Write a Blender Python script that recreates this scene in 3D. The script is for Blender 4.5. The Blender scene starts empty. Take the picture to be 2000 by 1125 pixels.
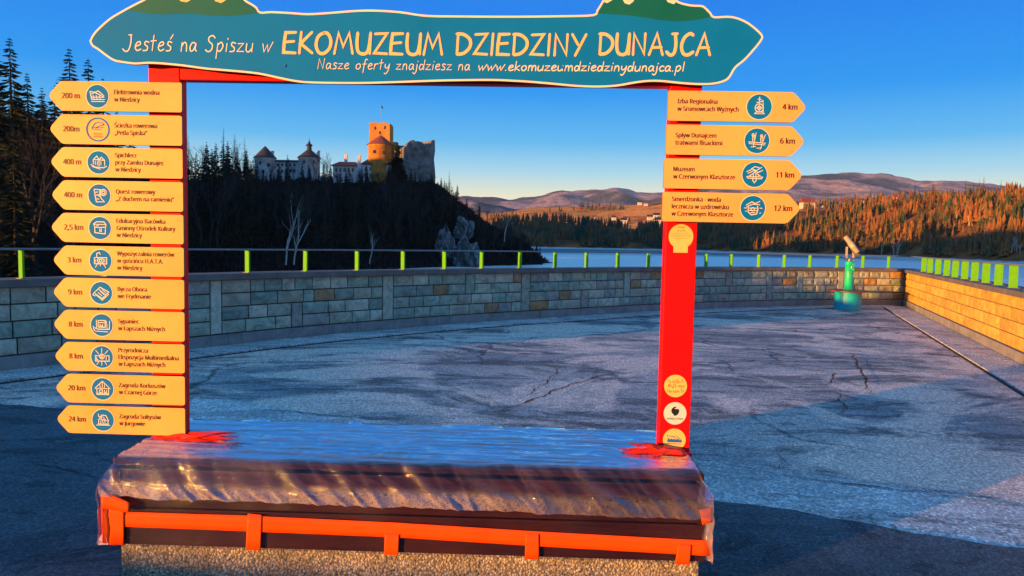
import bpy, bmesh, math, random
from mathutils import Vector, Matrix, noise
R = math.radians
rnd = random.Random(7)
S = bpy.context.scene
C = S.collection
# ------------------------------------------------------------------ camera
EYE = 1.55; FP = 1400.0
PITCH = math.atan(91 / FP); ROLL = math.atan(0.0195)
Fw = Vector((0, math.cos(PITCH), -math.sin(PITCH)))
_R0 = Vector((1, 0, 0)); _U0 = Vector((0, math.sin(PITCH), math.cos(PITCH)))
Rt = _R0 * math.cos(ROLL) + _U0 * math.sin(ROLL)
Up = -_R0 * math.sin(ROLL) + _U0 * math.cos(ROLL)
CAM = Vector((0, 0, EYE))
cd = bpy.data.cameras.new('camera'); cam = bpy.data.objects.new('camera', cd); C.objects.link(cam)
m = Matrix((Rt, Up, -Fw)).transposed().to_4x4(); m.translation = CAM
cam.matrix_world = m
cd.sensor_width = 36; cd.lens = 36 * FP / 2000; cd.clip_start = 0.05; cd.clip_end = 30000
S.camera = cam
# ------------------------------------------------------------------ light
SUN_EL = 2.9; SKY_K = 4.15
SUN_DIR = Vector((-0.83, -0.56, 0)).normalized()
w = bpy.data.worlds.new('World'); S.world = w; w.use_nodes = True
nt = w.node_tree; nt.nodes.clear()
sky = nt.nodes.new('ShaderNodeTexSky'); sky.sky_type = 'NISHITA'; sky.sun_disc = False
sky.sun_elevation = R(SUN_EL); sky.sun_rotation = math.atan2(SUN_DIR.x, SUN_DIR.y)
sky.air_density = 1.0; sky.dust_density = 0.6; sky.ozone_density = 2.2; sky.altitude = 500
hs = nt.nodes.new('ShaderNodeHueSaturation'); hs.inputs['Saturation'].default_value = 1.35; hs.inputs['Hue'].default_value = 0.53
# clear winter evening: pale cream at the horizon, deepening evenly to blue overhead, the same all round
tcd = nt.nodes.new('ShaderNodeTexCoord'); sp = nt.nodes.new('ShaderNodeSeparateXYZ'); rp = nt.nodes.new('ShaderNodeValToRGB')
stops = [(0.0, (.95, .80, .50)), (0.062, (.84, .82, .60)), (0.094, (.38, .68, .82)), (0.135, (.09, .47, .86)), (0.20, (.0, .30, .86)), (0.30, (.0, .21, .82)), (0.55, (.05, .28, .72)), (1.0, (.12, .33, .66))]
e = rp.color_ramp.elements
while len(e) < len(stops): e.new(0.5)
for el, (q, c) in zip(e, stops): el.position = q; el.color = (*[v * SKY_K for v in c], 1)
mxs = nt.nodes.new('ShaderNodeMix'); mxs.data_type = 'RGBA'; mxs.inputs[0].default_value = 0.97
bg = nt.nodes.new('ShaderNodeBackground'); bg.inputs['Strength'].default_value = 0.12
out = nt.nodes.new('ShaderNodeOutputWorld')
nt.links.new(tcd.outputs['Generated'], sp.inputs[0]); nt.links.new(sp.outputs[2], rp.inputs[0])
nt.links.new(sky.outputs[0], hs.inputs['Color']); nt.links.new(hs.outputs[0], mxs.inputs[6]); nt.links.new(rp.outputs[0], mxs.inputs[7])
nt.links.new(mxs.outputs[2], bg.inputs[0]); nt.links.new(bg.outputs[0], out.inputs[0])
sl = bpy.data.lights.new('sun', 'SUN'); sl.energy = 5.0; sl.angle = R(0.6); sl.color = (1.0, 0.43, 0.08)
so = bpy.data.objects.new('sun', sl); C.objects.link(so)
sd = Vector((SUN_DIR.x * math.cos(R(SUN_EL)), SUN_DIR.y * math.cos(R(SUN_EL)), math.sin(R(SUN_EL))))
so.rotation_euler = sd.to_track_quat('Z', 'Y').to_euler(); so.location = (-20, -10, 20)
S.view_settings.view_transform = 'Standard'; S.view_settings.look = 'None'
S.view_settings.gamma = 1.0; S.view_settings.use_curve_mapping = False
S.view_settings.exposure = 1.12

def ray(px, py):
    return Fw + Rt * ((px - 1000) / FP) - Up * ((py - 562.5) / FP)
def at(px, py, Y):
    d = ray(px, py); return CAM + d * (Y / d.y)
def atz(px, py, z):
    d = ray(px, py); return CAM + d * ((z - EYE) / d.z)
def lerp(a, b, t): return a + (b - a) * t
def table(tb, x, j):
    if x <= tb[0][0]: return tb[0][j]
    for a, b in zip(tb, tb[1:]):
        if x <= b[0]: return lerp(a[j], b[j], (x - a[0]) / (b[0] - a[0]))
    return tb[-1][j]
def smooth(t):
    t = max(0, min(1, t)); return t * t * (3 - 2 * t)

# ------------------------------------------------------------------ objects
def prop(o, label=None, cat=None, group=None, kind=None):
    if label: o['label'] = label
    if cat: o['category'] = cat
    if group: o['group'] = group
    if kind: o['kind'] = kind
    return o
def mesh(name, verts, faces, mat, smooth_=False, mids=None):
    me = bpy.data.meshes.new(name); me.from_pydata([tuple(v) for v in verts], [], faces)
    for mt in (mat if isinstance(mat, list) else [mat]): me.materials.append(mt)
    if mids: me.polygons.foreach_set('material_index', mids)
    if smooth_: me.polygons.foreach_set('use_smooth', [True] * len(me.polygons))
    me.update(); return me
def link(name, me, parent=None):
    """mesh in world coordinates -> object (local to parent)"""
    o = bpy.data.objects.new(name, me); C.objects.link(o)
    if parent is not None:
        mw = PM[parent.name]
        me.transform(mw.inverted()); o.parent = parent; PM[o.name] = mw.copy()
    else: PM[o.name] = Matrix.Identity(4)
    return o
PM = {}
def empty(name, loc, rz=0):
    o = bpy.data.objects.new(name, None); C.objects.link(o); o.location = loc; o.rotation_euler = (0, 0, rz)
    o.empty_display_size = 0.2
    PM[o.name] = Matrix.Translation(Vector(loc)) @ Matrix.Rotation(rz, 4, 'Z'); return o
class MB:
    def __init__(s): s.v = []; s.f = []; s.m = []
    def add(s, vs, fs, mi=0):
        b = len(s.v); s.v += [Vector(v) for v in vs]
        s.f += [tuple(i + b for i in f) for f in fs]; s.m += [mi] * len(fs)
    def box(s, o, ax, ay, az, mi=0):
        o, ax, ay, az = map(Vector, (o, ax, ay, az))
        vs = [o, o + ax, o + ax + ay, o + ay, o + az, o + ax + az, o + ax + ay + az, o + ay + az]
        s.add(vs, [(0, 3, 2, 1), (4, 5, 6, 7), (0, 1, 5, 4), (1, 2, 6, 5), (2, 3, 7, 6), (3, 0, 4, 7)], mi)
    def abox(s, x0, y0, z0, x1, y1, z1, mi=0): s.box((x0, y0, z0), (x1 - x0, 0, 0), (0, y1 - y0, 0), (0, 0, z1 - z0), mi)
    def tube(s, pts, rads, n=8, mi=0, caps=True):
        pts = [Vector(p) for p in pts]; b = len(s.v); prev = None
        for i, p in enumerate(pts):
            t = (pts[min(i + 1, len(pts) - 1)] - pts[max(i - 1, 0)])
            t = t.normalized() if t.length > 1e-9 else Vector((0, 0, 1))
            if prev is None:
                a = Vector((1, 0, 0)) if abs(t.x) < 0.8 else Vector((0, 1, 0)); prev = t.cross(a).normalized()
            u = (prev - t * prev.dot(t)); u = u.normalized() if u.length > 1e-6 else prev; prev = u; v = t.cross(u)
            r = rads[i] if isinstance(rads, (list, tuple)) else rads
            for k in range(n):
                a = 2 * math.pi * k / n; s.v.append(p + (u * math.cos(a) + v * math.sin(a)) * r)
        for i in range(len(pts) - 1):
            for k in range(n):
                k2 = (k + 1) % n
                s.f.append((b + i * n + k, b + i * n + k2, b + (i + 1) * n + k2, b + (i + 1) * n + k)); s.m.append(mi)
        if caps:
            s.f.append(tuple(b + k for k in range(n))[::-1]); s.m.append(mi)
            s.f.append(tuple(b + (len(pts) - 1) * n + k for k in range(n))); s.m.append(mi)
    def lathe(s, c, prof, n=24, mi=0):
        c = Vector(c); b = len(s.v)
        for r, z in prof:
            for k in range(n):
                a = 2 * math.pi * k / n; s.v.append(c + Vector((math.cos(a) * r, math.sin(a) * r, z)))
        for i in range(len(prof) - 1):
            for k in range(n):
                k2 = (k + 1) % n
                s.f.append((b + i * n + k, b + i * n + k2, b + (i + 1) * n + k2, b + (i + 1) * n + k)); s.m.append(mi)
        s.f.append(tuple(b + k for k in range(n))[::-1]); s.m.append(mi)
        s.f.append(tuple(b + (len(prof) - 1) * n + k for k in range(n))); s.m.append(mi)
    def build(s, name, mat, parent=None, sm=False, bevel=0):
        me = mesh(name, s.v, s.f, mat, sm, s.m if isinstance(mat, list) else None)
        if bevel:
            bm = bmesh.new(); bm.from_mesh(me)
            bmesh.ops.bevel(bm, geom=[e for e in bm.edges if e.is_manifold and e.calc_face_angle() > 0.5], offset=bevel, segments=2, affect='EDGES', profile=0.5)
            bm.to_mesh(me); bm.free()
        return link(name, me, parent)

# ------------------------------------------------------------------ materials
class NB:
    def __init__(s, name):
        s.mat = bpy.data.materials.new(name); s.mat.use_nodes = True; s.t = s.mat.node_tree
        s.b = s.t.nodes['Principled BSDF']; s.o = s.t.nodes['Material Output']
        s.g = s.t.nodes.new('ShaderNodeNewGeometry').outputs['Position']
    def n(s, ty, **kw):
        nd = s.t.nodes.new(ty)
        for k, v in kw.items():
            if hasattr(nd, k): setattr(nd, k, v)
            else: s.set(nd.inputs[k.replace('_', ' ')], v)
        return nd
    def set(s, inp, v):
        if isinstance(v, bpy.types.NodeSocket): s.t.links.new(v, inp)
        elif isinstance(v, (tuple, list)) and inp.type == 'RGBA' and len(v) == 3: inp.default_value = (*v, 1)
        else: inp.default_value = v
    def scale(s, vec):
        m = s.t.nodes.new('ShaderNodeMapping'); s.set(m.inputs['Vector'], s.g); m.inputs['Scale'].default_value = vec; return m.outputs[0]
    def noise(s, sc, det=4, rough=0.55, vec=None, dist=0.0):
        nd = s.t.nodes.new('ShaderNodeTexNoise'); s.set(nd.inputs['Vector'], vec or s.g)
        nd.inputs['Scale'].default_value = sc; nd.inputs['Detail'].default_value = det; nd.inputs['Roughness'].default_value = rough
        nd.inputs['Distortion'].default_value = dist; return nd.outputs[0]
    def vor(s, sc, feat='F1', vec=None, out=0, rand=1.0):
        nd = s.t.nodes.new('ShaderNodeTexVoronoi'); nd.feature = feat; s.set(nd.inputs['Vector'], vec or s.g)
        nd.inputs['Scale'].default_value = sc; nd.inputs['Randomness'].default_value = rand; return nd.outputs[out]
    def ramp(s, fac, stops):
        nd = s.t.nodes.new('ShaderNodeValToRGB'); s.set(nd.inputs[0], fac); e = nd.color_ramp.elements
        while len(e) < len(stops): e.new(0.5)
        for el, (p, c) in zip(e, stops):
            el.position = p; el.color = (c, c, c, 1) if not isinstance(c, tuple) else (*c, 1)
        return nd.outputs[0]
    def mix(s, fac, a, b, bt='MIX'):
        nd = s.t.nodes.new('ShaderNodeMix'); nd.data_type = 'RGBA'; nd.blend_type = bt
        s.set(nd.inputs[0], fac); s.set(nd.inputs[6], a); s.set(nd.inputs[7], b); return nd.outputs[2]
    def math(s, op, a, b=0.0):
        nd = s.t.nodes.new('ShaderNodeMath'); nd.operation = op; s.set(nd.inputs[0], a); s.set(nd.inputs[1], b); return nd.outputs[0]
    def sep(s, ax):
        nd = s.t.nodes.new('ShaderNodeSeparateXYZ'); s.set(nd.inputs[0], s.g); return nd.outputs[ax]
    def info(s, out): return s.t.nodes.new('ShaderNodeObjectInfo').outputs[out]
    def bump(s, h, st=0.3, dist=0.01):
        nd = s.t.nodes.new('ShaderNodeBump'); nd.inputs['Strength'].default_value = st; nd.inputs['Distance'].default_value = dist
        s.set(nd.inputs['Height'], h); s.set(s.b.inputs['Normal'], nd.outputs[0]); return nd.outputs[0]
    def fin(s, col, rough=0.6, spec=0.5, metal=0.0):
        s.set(s.b.inputs['Base Color'], col); s.set(s.b.inputs['Roughness'], rough)
        s.set(s.b.inputs['Specular IOR Level'], spec); s.set(s.b.inputs['Metallic'], metal); return s.mat
def paint(name, col, rough=0.45, wear=0.12, sc=14, spec=0.5, metal=0.0, bump=0.06):
    b = NB(name); nz = b.noise(sc, 6, 0.65)
    dark = tuple(c * (1 - wear * 1.6) for c in col); lite = tuple(min(1, c * (1 + wear * .4)) for c in col)
    c = b.mix(b.ramp(nz, [(0.3, 0.0), (0.7, 1.0)]), dark, lite)
    b.bump(b.noise(sc * 12, 3), bump, 0.002)
    return b.fin(c, b.ramp(nz, [(0.2, rough * 0.8), (0.8, min(1, rough * 1.25))]), spec, metal)

M = {}
M['red'] = paint('red_paint', (0.88, 0.002, 0.001), 0.5, 0.08, 5, spec=0.2)
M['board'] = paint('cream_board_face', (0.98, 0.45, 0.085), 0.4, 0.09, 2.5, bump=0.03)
M['edge'] = paint('board_edge', (0.30, 0.10, 0.03), 0.6)
M['teal'] = paint('teal_print', (0.002, 0.19, 0.50), 0.6, 0.06, 5, spec=0.1, bump=0.03)
M['green_print'] = paint('green_print', (0.003, 0.13, 0.10), 0.5, 0.06, 5, spec=0.25, bump=0.03)
M['cream'] = paint('cream_print', (0.88, 0.74, 0.50), 0.45, 0.03)
M['yellow'] = paint('yellow_print', (0.90, 0.58, 0.20), 0.45, 0.05, 40)
M['brown_print'] = paint('brown_print', (0.075, 0.022, 0.012), 0.5, 0.05)
M['black_print'] = paint('black_print', (0.01, 0.01, 0.012), 0.5, 0.05)
M['blue_print'] = paint('blue_print', (0.01, 0.13, 0.42), 0.5, 0.05)
M['ochre_print'] = paint('ochre_print', (0.42, 0.20, 0.03), 0.5, 0.05)
M['sticker_yellow'] = paint('sticker_yellow', (0.90, 0.58, 0.14), 0.4, 0.04)
M['sticker_white'] = paint('sticker_white', (0.86, 0.72, 0.62), 0.35, 0.04)
M['lime'] = paint('lime_paint', (0.12, 0.44, 0.006), 0.5, 0.12, 20, spec=0.25)
M['rail'] = paint('rail_steel', (0.22, 0.23, 0.24), 0.5, 0.2, 20, metal=0.2)
M['turq'] = paint('turquoise_paint', (0.005, 0.50, 0.62), 0.45, 0.15, 9)
M['sgreen'] = paint('green_column_paint', (0.01, 0.62, 0.24), 0.4, 0.12, 9)
M['seatred'] = paint('seat_red_brown', (0.26, 0.045, 0.03), 0.5, 0.2, 12)
M['scope'] = paint('scope_pale', (0.55, 0.42, 0.24), 0.4, 0.15, 20, metal=0.2)
M['scope_grey'] = paint('scope_grey', (0.25, 0.27, 0.27), 0.35, 0.15, 20, metal=0.6)
M['bark'] = paint('bark', (0.026, 0.022, 0.020), 0.9, 0.3, 6)
M['birch'] = paint('birch_bark', (0.50, 0.44, 0.38), 0.8, 0.3, 3)
M['roof_dark'] = paint('dark_shingle', (0.035, 0.028, 0.028), 0.7, 0.2, 1.5)
M['roof_red'] = paint('red_tile', (0.28, 0.055, 0.025), 0.7, 0.25, 1.2)
M['window'] = paint('dark_glass', (0.015, 0.02, 0.03), 0.15, 0.1)
M['house_wall'] = paint('house_plaster', (0.62, 0.58, 0.50), 0.8, 0.1)
M['flag'] = paint('flag_cloth', (0.04, 0.04, 0.06), 0.8, 0.1)

def asphalt(name, lo, hi, patch, dark=0.5, grain=55.0, cracks=True, warm=None):
    b = NB(name)
    n1 = b.noise(0.55, 5, 0.65, dist=0.6)
    base = b.mix(b.ramp(n1, [(0.36, 0.0), (0.62, 1.0)]), lo, hi)
    st = b.noise(1.0, 6, 0.72, vec=b.scale((0.55, 1.7, 1)), dist=1.2)
    base = b.mix(b.ramp(st, [(0.50, 0.0), (0.56, dark), (0.72, dark)]), base, tuple(c * 0.30 for c in lo))
    base = b.mix(b.ramp(b.noise(0.9, 8, 0.8, vec=b.scale((0.8, 1.4, 1)), dist=2.0), [(0.54, 0.0), (0.585, 0.75), (0.62, 0.3), (0.68, 0.0)]), base, tuple(c * 0.22 for c in lo))
    if patch:
        st2 = b.noise(0.42, 5, 0.7, vec=b.scale((1, 1.5, 1)), dist=0.8)
        base = b.mix(b.ramp(st2, [(0.49, 0.0), (0.56, 0.85)]), base, patch)  # pinkish glow of the low sun painted into the pale worn patches
    gr = b.vor(grain, out=1)
    bw = b.n('ShaderNodeRGBToBW'); b.set(bw.inputs[0], gr)
    base = b.mix(1.0, base, b.ramp(bw.outputs[0], [(0.1, 0.58), (0.6, 0.98), (0.9, 1.65)]), 'MULTIPLY')
    g2 = b.noise(grain * 3, 2, 0.8)
    base = b.mix(1.0, base, b.ramp(g2, [(0.3, 0.6), (0.7, 1.45)]), 'MULTIPLY')
    h = b.vor(grain)
    if cracks:
        wv = b.n('ShaderNodeMix', data_type='VECTOR')
        nn = b.t.nodes.new('ShaderNodeTexNoise'); b.set(nn.inputs['Vector'], b.g); nn.inputs['Scale'].default_value = 1.3; nn.inputs['Detail'].default_value = 5
        add = b.n('ShaderNodeVectorMath', operation='ADD'); b.set(add.inputs[0], b.g); b.set(add.inputs[1], nn.outputs[1])
        ce = b.vor(0.27, 'DISTANCE_TO_EDGE', vec=add.outputs[0])
        cm = b.ramp(ce, [(0.002, 1.0), (0.010, 0.0)])
        msk = b.ramp(b.noise(0.35, 3), [(0.44, 0.0), (0.52, 0.95)])
        cm = b.math('MULTIPLY', cm, msk)
        base = b.mix(b.math('MULTIPLY', cm, 0.8), base, (0.03, 0.03, 0.032))
        h = b.math('SUBTRACT', h, b.math('MULTIPLY', cm, 2.0))
    b.bump(h, 0.55, 0.006)
    return b.fin(base, 0.86, 0.35)
M['asphalt_old'] = asphalt('worn_asphalt', (0.27, 0.28, 0.28), (0.53, 0.46, 0.40), (0.85, 0.64, 0.50), 0.7, 70)
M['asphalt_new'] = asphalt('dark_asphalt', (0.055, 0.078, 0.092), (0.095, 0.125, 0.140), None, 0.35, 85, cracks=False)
M['asphalt_strip'] = asphalt('pale_worn_strip', (0.42, 0.43, 0.41), (0.66, 0.65, 0.60), None, 0.35, 60, cracks=False)
M['joint'] = paint('joint_dark', (0.014, 0.014, 0.014), 0.9)
def concrete(name, col, sc=3.0):
    b = NB(name)
    n1 = b.noise(sc, 7, 0.7, dist=0.5)
    c = b.mix(b.ramp(n1, [(0.3, 0.0), (0.7, 1.0)]), tuple(x * 0.62 for x in col), tuple(x * 1.2 for x in col))
    c = b.mix(b.ramp(b.noise(sc * .7, 5, 0.7, vec=b.scale((4, 4, 0.6))), [(0.55, 0.0), (0.75, 0.55)]), c, tuple(x * 0.35 for x in col))
    b.bump(b.noise(sc * 30, 4, 0.7), 0.4, 0.006)
    return b.fin(c, 0.9, 0.3)
M['plinth'] = concrete('wall_plinth_concrete', (0.27, 0.27, 0.25))
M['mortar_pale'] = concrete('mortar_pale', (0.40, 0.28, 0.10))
M['cap'] = concrete('coping_concrete', (0.16, 0.15, 0.14))
M['mortar'] = concrete('mortar_dark', (0.07, 0.07, 0.07))
M['core'] = concrete('wall_core', (0.22, 0.21, 0.19))
def stone():
    b = NB('rock_faced_stone')
    oc = b.info('Color')
    n1 = b.noise(7, 7, 0.7, dist=0.8)
    c = b.mix(1.0, oc, b.ramp(n1, [(0.3, 0.55), (0.5, 0.95), (0.72, 1.35)]), 'MULTIPLY')
    rust = b.ramp(b.noise(3.3, 5, 0.7, dist=1.0), [(0.58, 0.0), (0.72, 0.35)])
    c = b.mix(rust, c, (0.20, 0.12, 0.055))
    b.bump(b.noise(26, 7, 0.72, dist=0.6), 0.75, 0.02)
    return b.fin(c, 0.88, 0.3)
M['stone'] = stone()
def pebble():
    b = NB('exposed_pebble_concrete')
    col = b.vor(95, out=1); bw = b.n('ShaderNodeRGBToBW'); b.set(bw.inputs[0], col)
    c = b.ramp(bw.outputs[0], [(0.15, (0.14, 0.12, 0.09)), (0.4, (0.50, 0.38, 0.22)), (0.6, (0.62, 0.47, 0.25)), (0.8, (0.78, 0.70, 0.55))])
    d = b.vor(95); c = b.mix(b.ramp(d, [(0.35, 0.0), (0.7, 0.75)]), c, (0.12, 0.11, 0.095))
    c = b.mix(b.ramp(b.noise(4, 4), [(0.4, 0.0), (0.65, 0.35)]), c, (0.13, 0.12, 0.11))
    b.bump(b.ramp(d, [(0.0, 1.0), (0.7, 0.0)]), 0.8, 0.006)
    return b.fin(c, 0.75, 0.4)
M['pebble'] = pebble()
def wood():
    b = NB('dark_stained_wood')
    g = b.noise(6, 6, 0.7, vec=b.scale((0.7, 9, 22)), dist=0.8)
    c = b.mix(b.ramp(g, [(0.3, 0.0), (0.7, 1.0)]), (0.035, 0.008, 0.005), (0.15, 0.032, 0.012))
    c = b.mix(b.ramp(b.noise(2.2, 3), [(0.45, 0.0), (0.7, 0.6)]), c, (0.22, 0.055, 0.016))
    b.bump(g, 0.35, 0.004)
    return b.fin(c, 0.55, 0.2)
M['wood'] = wood()
def plastic():
    b = NB('clear_stretch_film')
    t = b.t
    tr = t.nodes.new('ShaderNodeBsdfTransparent'); tr.inputs[0].default_value = (0.66, 0.70, 0.98, 1)
    gl = t.nodes.new('ShaderNodeBsdfGlossy'); gl.inputs['Roughness'].default_value = 0.055; gl.inputs[0].default_value = (0.95, 0.97, 1, 1)
    df = t.nodes.new('ShaderNodeBsdfDiffuse'); df.inputs[0].default_value = (0.46, 0.40, 0.50, 1)
    lw = t.nodes.new('ShaderNodeLayerWeight'); lw.inputs[0].default_value = 0.5
    long_n = b.noise(3.0, 7, 0.75, vec=b.scale((0.7, 7, 7)), dist=1.2)
    fine = b.noise(9, 7, 0.75, vec=b.scale((1.2, 5, 5)), dist=1.6)
    bp = t.nodes.new('ShaderNodeBump'); bp.inputs['Strength'].default_value = 0.55; bp.inputs['Distance'].default_value = 0.009
    b.set(bp.inputs['Height'], b.mix(0.5, long_n, fine))
    for nd in (gl, lw): t.links.new(bp.outputs[0], nd.inputs['Normal'])
    m1 = t.nodes.new('ShaderNodeMixShader'); m2 = t.nodes.new('ShaderNodeMixShader')
    fac = b.math('MINIMUM', b.math('ADD', b.math('MULTIPLY', b.math('POWER', lw.outputs['Facing'], 1.9), 1.6), 0.025), 0.92)
    t.links.new(fac, m1.inputs[0]); t.links.new(tr.outputs[0], m1.inputs[1]); t.links.new(gl.outputs[0], m1.inputs[2])
    # milky crumpled areas (more where the film is gathered: attribute)
    at_ = t.nodes.new('ShaderNodeAttribute'); at_.attribute_name = 'milky'
    wr = b.ramp(b.noise(12, 6, 0.8, vec=b.scale((2.5, 4, 2.5)), dist=2.0), [(0.38, 0.25), (0.50, 1.0), (0.58, 0.35), (0.68, 0.8)])
    t.links.new(b.math('MULTIPLY', at_.outputs['Fac'], wr), m2.inputs[0])
    t.links.new(m1.outputs[0], m2.inputs[1]); t.links.new(df.outputs[0], m2.inputs[2])
    t.links.new(m2.outputs[0], b.o.inputs[0]); return b.mat
M['film'] = plastic()
M['tape'] = paint('orange_tape', (0.92, 0.085, 0.001), 0.5, 0.06, 9, spec=0.2)
M['tape_red'] = paint('red_tape', (0.85, 0.035, 0.008), 0.35, 0.12, 30)
def leafy(name, a, c2, c3=None, sc=0.25):
    b = NB(name)
    nz = b.noise(sc, 3); r = b.info('Random')
    c = b.mix(b.ramp(nz, [(0.40, 0.0), (0.6, 1.0)]), a, c2)
    if c3: c = b.mix(b.ramp(r, [(0.55, 0.0), (0.75, 1.0)]), c, c3)
    c = b.mix(1.0, c, b.ramp(b.noise(2.2, 3), [(0.3, 0.6), (0.7, 1.4)]), 'MULTIPLY')
    return b.fin(c, 0.85, 0.15)
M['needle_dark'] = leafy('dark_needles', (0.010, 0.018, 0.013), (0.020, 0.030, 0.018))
M['needle_gold'] = leafy('mixed_needles', (0.03, 0.065, 0.018), (0.11, 0.085, 0.02), (0.36, 0.11, 0.02))
M['wood_mass'] = leafy('mixed_wood', (0.03, 0.06, 0.028), (0.24, 0.10, 0.025), sc=0.05)
M['twig'] = leafy('bare_twigs', (0.020, 0.018, 0.018), (0.04, 0.032, 0.028))
M['brush'] = leafy('brush', (0.008, 0.008, 0.009), (0.022, 0.018, 0.015))
M['twig_rust'] = leafy('rust_twigs', (0.40, 0.11, 0.025), (0.50, 0.16, 0.03))
def land(name, stops, sc, bumpd=0):
    b = NB(name); nz = b.noise(sc, 7, 0.62, dist=0.4)
    c = b.ramp(nz, stops)
    c = b.mix(1.0, c, b.ramp(b.noise(sc * 14, 4, 0.7), [(0.3, 0.65), (0.7, 1.3)]), 'MULTIPLY')
    if bumpd: b.bump(b.noise(sc * 20, 5, 0.7), 1.0, bumpd)
    return b.fin(c, 0.95, 0.1)
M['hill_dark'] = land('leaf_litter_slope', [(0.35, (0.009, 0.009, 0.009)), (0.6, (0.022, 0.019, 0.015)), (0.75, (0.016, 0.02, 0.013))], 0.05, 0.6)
M['mountain'] = land('wooded_mountain', [(0.34, (0.06, 0.08, 0.10)), (0.47, (0.12, 0.12, 0.12)), (0.54, (0.50, 0.34, 0.30)), (0.60, (0.20, 0.17, 0.16)), (0.70, (0.55, 0.38, 0.34))], 0.0022, 12)
M['fields'] = land('autumn_fields', [(0.38, (0.50, 0.15, 0.035)), (0.48, (0.78, 0.34, 0.06)), (0.58, (0.62, 0.18, 0.04)), (0.66, (0.06, 0.07, 0.03))], 0.012, 1.5)
def shore_hill():
    b = NB('wooded_bank')
    c = b.ramp(b.noise(0.03, 6, 0.6), [(0.35, (0.05, 0.04, 0.02)), (0.5, (0.20, 0.07, 0.02)), (0.65, (0.40, 0.13, 0.03))])
    z = b.math('ADD', b.sep(2), b.math('MULTIPLY', b.noise(0.08, 4), 2.0))
    c = b.mix(b.ramp(b.math('DIVIDE', b.math('ADD', z, 8.0), 10.0), [(0.42, 1.0), (0.50, 0.0)]), c, (0.55, 0.52, 0.48))
    return b.fin(c, 0.95, 0.1)
M['bank'] = shore_hill()
def rock():
    b = NB('limestone')
    nz = b.noise(0.35, 8, 0.72, vec=b.scale((1.6, 1.6, 0.6)), dist=1.0)
    c = b.ramp(nz, [(0.35, (0.02, 0.02, 0.02)), (0.5, (0.12, 0.12, 0.12)), (0.64, (0.38, 0.38, 0.36))])
    b.bump(nz, 1.0, 1.2); return b.fin(c, 0.9, 0.2)
M['rock'] = rock()
def castle_wall(name, col, dk=0.5, sc=0.35):
    b = NB(name)
    c = b.mix(b.ramp(b.noise(sc, 7, 0.7, dist=0.6), [(0.35, 0.0), (0.65, 1.0)]), tuple(x * dk for x in col), col)
    c = b.mix(1.0, c, b.ramp(b.noise(2.6, 4, 0.8), [(0.3, 0.7), (0.7, 1.25)]), 'MULTIPLY')
    b.bump(b.noise(1.6, 6, 0.7), 0.9, 0.25); return b.fin(c, 0.92, 0.2)
M['lime_plaster'] = castle_wall('castle_plaster', (0.78, 0.74, 0.70), 0.6)
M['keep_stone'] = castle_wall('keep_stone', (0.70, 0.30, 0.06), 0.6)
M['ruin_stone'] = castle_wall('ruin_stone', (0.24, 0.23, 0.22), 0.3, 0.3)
def water():
    b = NB('lake_water')
    n1 = b.noise(0.5, 4, 0.6, vec=b.scale((0.35, 1.0, 1))); n2 = b.noise(0.04, 3, 0.5, vec=b.scale((0.4, 1.4, 1)))
    b.bump(b.math('ADD', n1, b.math('MULTIPLY', n2, 2.0)), 0.5, 0.06)
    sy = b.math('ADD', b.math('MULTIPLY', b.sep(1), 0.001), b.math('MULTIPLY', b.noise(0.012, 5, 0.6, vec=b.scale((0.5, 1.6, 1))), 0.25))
    sky_sheen = b.mix(b.ramp(sy, [(0.60, 1.0), (0.72, 0.0)]), (0.02, 0.05, 0.07), (0.80, 0.82, 0.72))  # near water painted pale to stand for the bright sky it reflects
    sky_sheen = b.mix(b.ramp(b.noise(0.25, 5, 0.7, vec=b.scale((0.3, 1.5, 1))), [(0.48, 0.0), (0.72, 0.45)]), sky_sheen, (0.12, 0.2, 0.24))
    m_ = b.fin(sky_sheen, 0.34, 0.8); b.b.inputs['IOR'].default_value = 1.33; return m_
M['water'] = water()
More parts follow.
